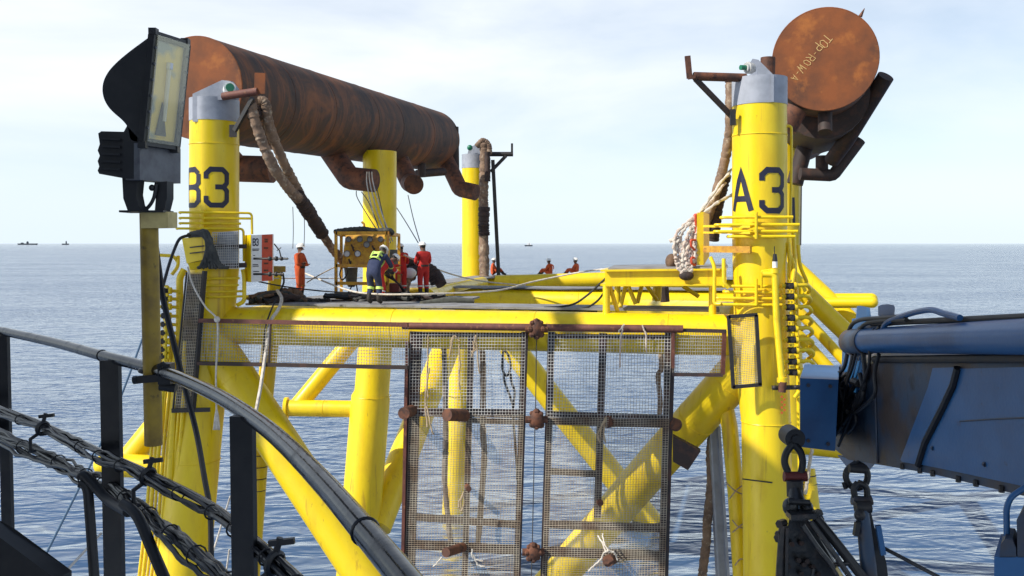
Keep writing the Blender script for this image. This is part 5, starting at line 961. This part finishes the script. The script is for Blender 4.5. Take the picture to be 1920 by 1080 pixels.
b = MB(); b.tube(spline(PP([(293, 345, 4.6), (288, 372, 4.6), (276, 390, 4.6), (262, 393, 4.6), (256, 380, 4.6)]), [1] * 5, 6)[0], .009, 8); b.ball(P(285, 352, 4.6), .016, 8, 5); b.build('lamp_cable', M['rubber'], t)
b = MB(); b.prism(PP([(184, 250, 4.5), (190, 246, 4.5), (232, 247, 4.5), (238, 236, 4.5), (262, 262, 4.5), (262, 336, 4.5), (230, 334, 4.5), (186, 326, 4.5), (183, 320, 4.5), (186, 312, 4.5), (183, 302, 4.5), (187, 292, 4.5), (183, 282, 4.5), (187, 270, 4.5)]), u_ * .22); b.build('ballast_box', M['black'], t)
b = MB(); b.prism([P(262, 268, 4.49), P(262, 337, 4.49), P(262, 337, 4.49) + u_ * .30, P(262, 268, 4.49) + u_ * .30], -n_ * .08); b.build('gear_box', M['housing_grey'], t)
prof0 = [(284, 66), (268, 78), (245, 95), (222, 114), (205, 132), (195, 150), (192, 168), (195, 185), (203, 200), (214, 212), (230, 226), (240, 240), (246, 262), (264, 266)]
prof = [(v.x, v.y) for v in spline([Vector((x, y, 0)) for x, y in prof0], [1] * len(prof0), 4)[0]]
b = MB(); b.prism(PP([(x, y, 4.5) for x, y in prof]), u_ * .225); b.build('lamp_housing', M['black'], t)
f0 = P(284, 66, 4.49) + n_ * .012; f1 = P(264, 266, 4.49) + n_ * .012; wv = u_ * .235
b = MB()
for (a, c) in ((f0, f0 + wv), (f1, f1 + wv), (f0, f1), (f0 + wv, f1 + wv)): b.bar(a, c, .035, .035, up=n_)
for k in (0, 1): b.box(f0 + wv * k + Vector((0, 0, .015)), (.035, .04, .03)); b.box(f1 + wv * k + Vector((0, 0, -.015)), (.035, .04, .03))
fr = b.build('lens_frame', M['black'], t)
b = MB(); b.prism([f0 + n_ * .022, f0 + wv + n_ * .022, f1 + wv + n_ * .022, f1 + n_ * .022], n_ * .003); b.build('lens_glass', M['glass'], fr)
b = MB(); b.prism([f0 + n_ * .0015, f0 + wv + n_ * .0015, f1 + wv + n_ * .0015, f1 + n_ * .0015], n_ * .002); b.build('reflector', M['reflector'], t)

b = MB(); c0, c1 = f0.lerp(f1, .28) + wv * .5 + n_ * .012, f0.lerp(f1, .78) + wv * .5 + n_ * .012; b.tube([c0, c1], .010, 10); b.tube([c0 - (c1 - c0) * .12, c0], .016, 10); b.build('lamp_tube', M['white'], t)
b = MB(); b.prism([f0.lerp(f1, .60) + wv * .42 + n_ * .005, f0.lerp(f1, .92) + wv * .30 + n_ * .005, f0.lerp(f1, .92) + wv * .62 + n_ * .005], n_ * .006); b.build('reflector_wing', M['housing_grey'], t)
for k in range(6):
    e = f0.lerp(f1, .12 + k * .15)
    for q_ in (e, e + wv): b = MB(); b.tube([q_ + n_ * .012, q_ + n_ * .024], .007, 6); b.build('screw', M['housing_grey'], fr)
for k in range(5):
    b = MB(); b.prism(PP([(192, 258 + k * 14, 4.49), (228, 260 + k * 14, 4.49), (228, 264 + k * 14, 4.49), (192, 262 + k * 14, 4.49)]), -u_ * .012); b.build('cooling_fin', M['black'], t)

# ------------------------------------------------------------------ crane boom at right
def cd(x): return 1 / (1 / 8.0 + (x - 1640) * (1 / 5.6 - 1 / 8.0) / 280)
def CP(x, y, o=0): return P(x, y, cd(x) - o)
t = thing('crane_boom', 'navy blue hydraulic crane boom with cylinder and hoses reaching in at lower right', 'crane', P(1750, 900, 7))
b = MB(); b.prism([CP(*p) for p in ((1585, 700), (1650, 676), (1920, 670), (2120, 664), (2120, 985), (1920, 930), (1745, 888), (1595, 862), (1566, 832))], (.35, .9, 0)); b.build('boom_box', M['navy_dirty'], t)
b = MB(); b.prism([CP(*p, .03) for p in ((1757, 694), (1920, 690), (2120, 684), (2120, 964), (1920, 912), (1800, 886), (1692, 864))], (.0, .04, 0)); b.build('cover_plate', M['navy'], t)
b = MB(); b.prism([CP(*p, .035) for p in ((1752, 691), (1790, 690), (1772, 742), (1722, 872), (1692, 866), (1735, 760))], (.0, .03, 0)); b.build('stiffener_plate', M['navy'], t)
b = MB(); b.tube([CP(x, y, .05) for x, y in ((1796, 690), (1788, 722), (1768, 765), (1735, 830), (1722, 872))], .028, 8); b.build('strap', M['black'], t)
b = MB(); b.prism(PP([(1500, 709, 8.2), (1572, 712, 8.2), (1566, 846, 8.2), (1500, 838, 8.2)]), (.33, .95, 0)); tip = b.build('boom_tip', M['navy'], t)
b = MB(); b.prism([CP(*p, .0) for p in ((1562, 712), (1600, 700), (1640, 690), (1640, 870), (1590, 862), (1556, 835))], (.1, .6, 0)); b.build('knuckle', M['navy_dirty'], t)
b = MB(); b.tube([CP(1608, 640, .12), CP(1650, 638, .12), CP(1920, 631, .12), CP(2060, 627, .12)], .105, 28); cy = b.build('cylinder', M['navy'], t)
b = MB(); b.tube([CP(1596, 641, .12), CP(1626, 640, .12)], .114, 24); b.tube([CP(1600, 662, .14), CP(1604, 622, .14)], .06, 14); b.build('cylinder_head', M['navy_dirty'], t)
b = MB(); b.tube([CP(1635, 607, .1), CP(1760, 601, .1), CP(1920, 594, .1), CP(2060, 588, .1)], .022, 10); b.tube([CP(1640, 674, .05), CP(1920, 672, .05), CP(2060, 670, .05)], .03, 10); b.build('hydraulic_line', M['dark'], t)
for i, (pts, r) in enumerate((([(1589, 640), (1594, 614), (1612, 600), (1660, 596), (1700, 592)], .018), ([(1606, 628), (1622, 608), (1650, 602), (1700, 600)], .018), ([(1662, 655), (1655, 630), (1662, 606), (1700, 590), (1742, 581), (1770, 588), (1800, 596)], .022), ([(1590, 655), (1582, 690), (1560, 712), (1558, 742)], .018), ([(1600, 665), (1588, 710), (1570, 735), (1568, 775)], .018), ([(1618, 660), (1622, 720), (1605, 752), (1590, 765)], .02), ([(1604, 720), (1590, 745), (1570, 790), (1555, 830)], .02), ([(1612, 700), (1618, 742), (1596, 775), (1566, 815)], .02))):
    b = MB(); b.tube(spline([CP(x, y, .22) for x, y in pts], [1] * len(pts), 6)[0], r, 9); b.build('hose', M['rubber'] if i != 2 else M['navy'], t)
b = MB()
for (x, y) in ((1608, 718), (1559, 766), (1590, 770), (1578, 722)): c = CP(x, y, .2); b.tube([c + Vector((0, -.04, 0)), c + Vector((0, .1, 0))], .035, 8)
b.build('hose_fitting', M['dark'], t)
b = MB(); b.prism([CP(*p, .1) for p in ((1594, 630), (1622, 628), (1626, 700), (1610, 740), (1592, 690))], (.02, .25, 0)); b.build('cylinder_bracket', M['navy'], t)
b = MB()
for p4 in (((1614, 600), (1616, 576), (1622, 575), (1621, 600)), ((1627, 600), (1626, 576), (1631, 577), (1634, 600)), ((1657, 594), (1657, 576), (1664, 573), (1676, 572), (1678, 576), (1677, 594))): b.prism([CP(x, y, .05) for x, y in p4], (0, .12, 0))
b.prism([CP(x, y, .05) for x, y in ((1608, 600), (1680, 594), (1680, 610), (1608, 620))], (0, .14, 0)); b.build('top_bracket', M['navy'], t)
b = MB(); b.prism([CP(*p, -.1) for p in ((1572, 856), (1642, 868), (1632, 880), (1618, 888), (1596, 886))], (.02, .08, 0)); b.build('padeye', M['navy'], t)
for k in (0, 1, 2, 4, 5, 7):
    x = 1692 + k * 26 + (k * 7) % 9; y = 868 + (x - 1690) * .232; b = MB(); c = CP(x, y + 8, .02); b.tube([c + Vector((0, 0, .03)), c - Vector((0, 0, .012))], .018, 6); b.build('bolt', M['dark'], t)
for (x, y) in ((1845, 870), (1748, 840), (1515, 722), (1556, 724), (1515, 826), (1552, 832)):
    b = MB(); c = CP(x, y, .035) if x > 1600 else P(x, y, 8.19); b.tube([c, c - Vector((0, .02, 0))], .016, 6); b.build('bolt', M['navy_dirty'], t)
b = MB(); b.tube([CP(1800, 790, .036), CP(1860, 786, .036), CP(1930, 783, .036)], .006, 6); b.tube([CP(1640, 690, .02), CP(1645, 868, .02)], .010, 6); b.build('weld_bead', M['navy_dirty'], t)
for pts, r in (([(1640, 618), (1612, 640), (1598, 690), (1585, 730), (1578, 800)], .014), ([(1650, 612), (1632, 640), (1628, 690), (1600, 770), (1572, 836)], .014), ([(1612, 735), (1600, 760), (1605, 790), (1590, 812)], .014), ([(1588, 700), (1574, 716), (1580, 752)], .016), ([(1648, 664), (1640, 700), (1640, 740), (1612, 768), (1600, 775)], .016)):
    b = MB(); b.tube(spline([CP(x, y, .26) for x, y in pts], [1] * len(pts), 6)[0], r, 8); b.build('hose', M['rubber'], t)
b = MB(); c = P(1488, 821, 8.0); b.tube([c + Vector((0, -.05, 0)), c + Vector((0, .16, 0))], .085, 20); b.tube([c + Vector((0, -.07, 0)), c + Vector((0, .18, 0))], .035, 12); b.build('tip_sheave', M['black'], t)

def shackle(label, rows, loc):
    t2 = thing('shackle', label, 'shackle', loc, 'lifting shackles under the crane boom')
    for nm, pts, r, m in rows:
        b = MB(); b.tube(spline(PP(pts), [1] * len(pts), 6)[0], r, 12); b.build(nm, M[m], t2)
    return t2
sh = shackle('black bow shackle with dull red pin hanging from the boom tip', [('bow', [(1487, 832, 7.95), (1475, 848, 7.95), (1471, 866, 7.95), (1477, 884, 7.95)], .030, 'black'), ('bow', [(1487, 832, 7.95), (1500, 846, 7.95), (1505, 866, 7.95), (1502, 886, 7.95)], .030, 'black'), ('pin', [(1470, 893, 7.95), (1490, 894, 7.95), (1512, 893, 7.95)], .045, 'hook_red'), ('link', [(1490, 900, 7.9), (1491, 930, 7.9)], .07, 'dark')], P(1488, 935, 7.95))
shackle('dark linked shackles hanging from the padeye under the crane boom', [('bow', [(1606, 868, 7.7), (1590, 880, 7.7), (1586, 895, 7.7), (1594, 910, 7.7), (1608, 915, 7.7), (1622, 908, 7.7), (1627, 892, 7.7), (1622, 878, 7.7), (1606, 868, 7.7)], .026, 'black'), ('pin', [(1592, 878, 7.62), (1624, 880, 7.62)], .036, 'dark'), ('bow', [(1609, 905, 7.62), (1601, 916, 7.62), (1603, 932, 7.62)], .026, 'black'), ('bow', [(1609, 905, 7.62), (1624, 914, 7.62), (1626, 934, 7.62)], .026, 'black'), ('pin', [(1598, 937, 7.62), (1618, 940, 7.62), (1634, 937, 7.62)], .042, 'navy_dirty'), ('clip', [(1582, 905, 7.7), (1586, 916, 7.7)], .018, 'black')], P(1615, 940, 7.65))
t = thing('hook_block', 'dark blue sheave block and wire hanging below linked shackles at lower right', 'hook block', P(1635, 1090, 7.6))
b = MB(); b.prism(PP([(1607, 948, 7.58), (1630, 945, 7.58), (1640, 990, 7.58), (1650, 1010, 7.58), (1662, 1055, 7.58), (1670, 1120, 7.58), (1650, 1120, 7.58), (1636, 1040, 7.58)]), (.03, .12, 0)); b.build('side_plate', M['black'], t)
b = MB(); b.tube(PP([(1616, 955, 7.5), (1628, 1060, 7.5), (1632, 1130, 7.5)]), [.05, .062, .07], 14); b.build('hook_shank', M['navy_dirty'], t)
b = MB(); b.tube(PP([(1604, 952, 7.5), (1632, 950, 7.5)]), .05, 12); b.ball(P(1612, 966, 7.42), .045, 10, 6); b.build('cross_pin', M['dark'], t)
b = MB(); b.bar(P(1608, 980, 7.46), P(1604, 1004, 7.46), .05, .035); b.tube(PP([(1609, 978, 7.46), (1608, 988, 7.46)]), .02, 8); b.build('safety_latch', M['black'], t)
b = MB(); b.bar(P(1646, 985, 7.5), P(1656, 1040, 7.5), .03, .04); b.build('edge_strap', M['navy'], t)
b = MB(); b.tube(PP([(1658, 1028, 7.6), (1700, 1050, 7.4), (1790, 1098, 7.0)]), .016, 8); b.build('hoist_wire', M['wire_rope'], t)
M['greasy'] = mat('greasy_worn_steel', (0.013, 0.014, 0.015), 0.34, col2=(0.05, 0.035, 0.028), scale=5, lo=0.5, hi=0.66, col3=(0.11, 0.11, 0.105), scale3=9, lo3=0.62, hi3=0.74, bump=0.3, bscale=22)
t = thing('grab_frame', 'black greasy lifting frame with plates and bolts hanging below the boom tip', 'lifting frame', P(1545, 1085, 7.6))
b = MB(); b.prism(PP([(1480, 972, 7.62), (1512, 970, 7.62), (1538, 1012, 7.62), (1590, 1100, 7.62), (1600, 1140, 7.62), (1470, 1140, 7.62), (1474, 1004, 7.62)]), (.02, .03, 0)); b.build('side_plate', M['greasy'], t)
for pts, r, m in (([(1530, 972, 7.55), (1568, 1018, 7.5), (1640, 1112, 7.4)], .040, 'black'), ([(1520, 978, 7.5), (1548, 1016, 7.46), (1606, 1100, 7.4)], .022, 'cable'), ([(1505, 985, 7.5), (1530, 1022, 7.46), (1562, 1064, 7.42), (1586, 1110, 7.4)], .020, 'cable'), ([(1469, 985, 7.55), (1464, 1060, 7.52), (1460, 1130, 7.5)], .036, 'greasy'), ([(1476, 990, 7.5), (1474, 1130, 7.46)], .014, 'greasy'), ([(1554, 1060, 7.45), (1602, 1055, 7.45)], .018, 'greasy'), ([(1566, 1064, 7.42), (1590, 1100, 7.4)], .020, 'cream'), ([(1526, 1066, 7.5), (1516, 1100, 7.48)], .014, 'cable')):
    b = MB(); b.tube(spline(PP(pts), [1] * len(pts), 5)[0], r, 10); b.build('arm', M[m], t)
b = MB(); b.tube(PP([(1490, 905, 7.9), (1492, 930, 7.85), (1497, 952, 7.8)]), [.045, .06, .085], 14); b.ball(P(1482, 950, 7.7), (.065, .07, .075), 12, 8); b.ball(P(1512, 952, 7.7), (.055, .07, .06), 12, 8); b.bar(P(1478, 966, 7.6), P(1530, 963, 7.6), .16, .045); b.tube(PP([(1478, 941, 7.66), (1518, 943, 7.66)]), .026, 10); b.build('swivel', M['greasy'], t)
for (x, y, r) in ((1466, 982, .034), (1532, 964, .036), (1464, 1008, .04), (1535, 975, .03), (1463, 1000, .025)):
    b = MB(); c = P(x, y, 7.56); b.tube([c + Vector((-.03, -.02, 0)), c + Vector((.03, .03, 0))], r, 6); b.build('nut', M['greasy'], t)
rnd = random.Random(9)
for (x, y) in ((1495, 1050), (1505, 1058), (1512, 1052), (1520, 1062), (1478, 1062), (1500, 1075), (1530, 1075), (1484, 1020), (1500, 1018)):
    b = MB(); c = P(x, y, 7.6); b.tube([c, c + Vector((rnd.uniform(-.01, .01), -.05, .012))], .020, 6); b.build('bolt', M['rust_dark'], t)

t = thing('deck_fitting', 'dark blue steel box with bent handle pipe at lower right corner', 'deck fitting', P(1900, 1090, 5))
b = MB(); b.prism(PP([(1864, 1044, 5.0), (1990, 1044, 5.0), (1990, 1140, 5.0), (1864, 1140, 5.0)]), (.24, .4, 0)); b.build('box_body', M['navy'], t)
b = MB(); b.tube(rounded(PP([(1888, 1022, 5.1), (1887, 952, 5.1), (1895, 932, 5.1), (1935, 905, 5.1)]), .06), .016, 12); b.build('handle', M['navy'], t)
b = MB(); b.prism(PP([(1874, 1045, 5.0), (1876, 1022, 5.0), (1884, 1010, 5.0), (1898, 1012, 5.0), (1905, 1028, 5.0), (1905, 1045, 5.0)]), (.12, .2, 0)); b.prism(PP([(1908, 1045, 5.0), (1906, 975, 5.0), (1920, 955, 5.0), (1990, 950, 5.0), (1990, 1045, 5.0)]), (.2, .3, 0)); b.build('hinge_block', M['navy_dirty'], t)

# unseen block added left behind the viewer to shade the railing and the crane
t = thing('shade_blocker', 'unseen grey block added behind the viewer to shade the railing and crane', 'shade_blocker', (-11, -6, CZ - 2))
b = MB(); b.box((-11.0, -6.0, CZ + 5.0), (13.0, 15.0, 15.0)); b.build('wall', M['shade_blocker'], t)
for k in range(4):
    b = MB(); b.box((-4.49, -11 + k * 3, CZ + 1.0), (.06, 1.2, .9)); b.build('window', M['black'], t)

t = thing('shade_boom', 'unseen grey box girder boom added out of frame to shade the A3 brace', 'crane', (-14, 2, CZ + 8))  # unseen boom added beyond the frame edge to shade A3 and its brace
b = MB(); b.bar(Vector((-8, 6, CZ + 8)), Vector((-17.84, 15.02, CZ + 15.8)), 2.6, 3.0); b.build('boom', M['shade_blocker'], t)
b = MB(); b.bar(Vector((-17.6, 14.8, CZ + 16.2)), Vector((-27.2, 18.8, CZ + 30.4)), 0.5, 0.6); b.build('jib', M['shade_blocker'], t)
b = MB(); b.tube([Vector((-8, 6, CZ - 9)), Vector((-8, 6, CZ + 8))], 1.3, 24); b.build('pedestal', M['shade_blocker'], t)
t = thing('shade_cylinder', 'unseen tall grey cylinder added left of the jacket to shade the B3 leg', 'shade blocker', (-26.9, 18.7, CZ + 9.5))  # unseen cylinder added far left to throw shade on the lower B3 leg
b = MB(); b.tube([Vector((-26.9, 18.7, CZ + z)) for z in (9.3, 10.2, 10.3, 17.5, 18.2, 18.4)], [1.2, 1.2, 1.5, 1.5, 1.1, 0.5], 32); b.build('blocker_body', M['shade_blocker'], t)
b = MB(); b.tube([Vector((-26.9, 18.7, CZ + 18.3)), Vector((-26.9, 18.7, CZ + 29.6))], 0.05, 8); b.build('hoist_rope', M['wire_rope'], t)
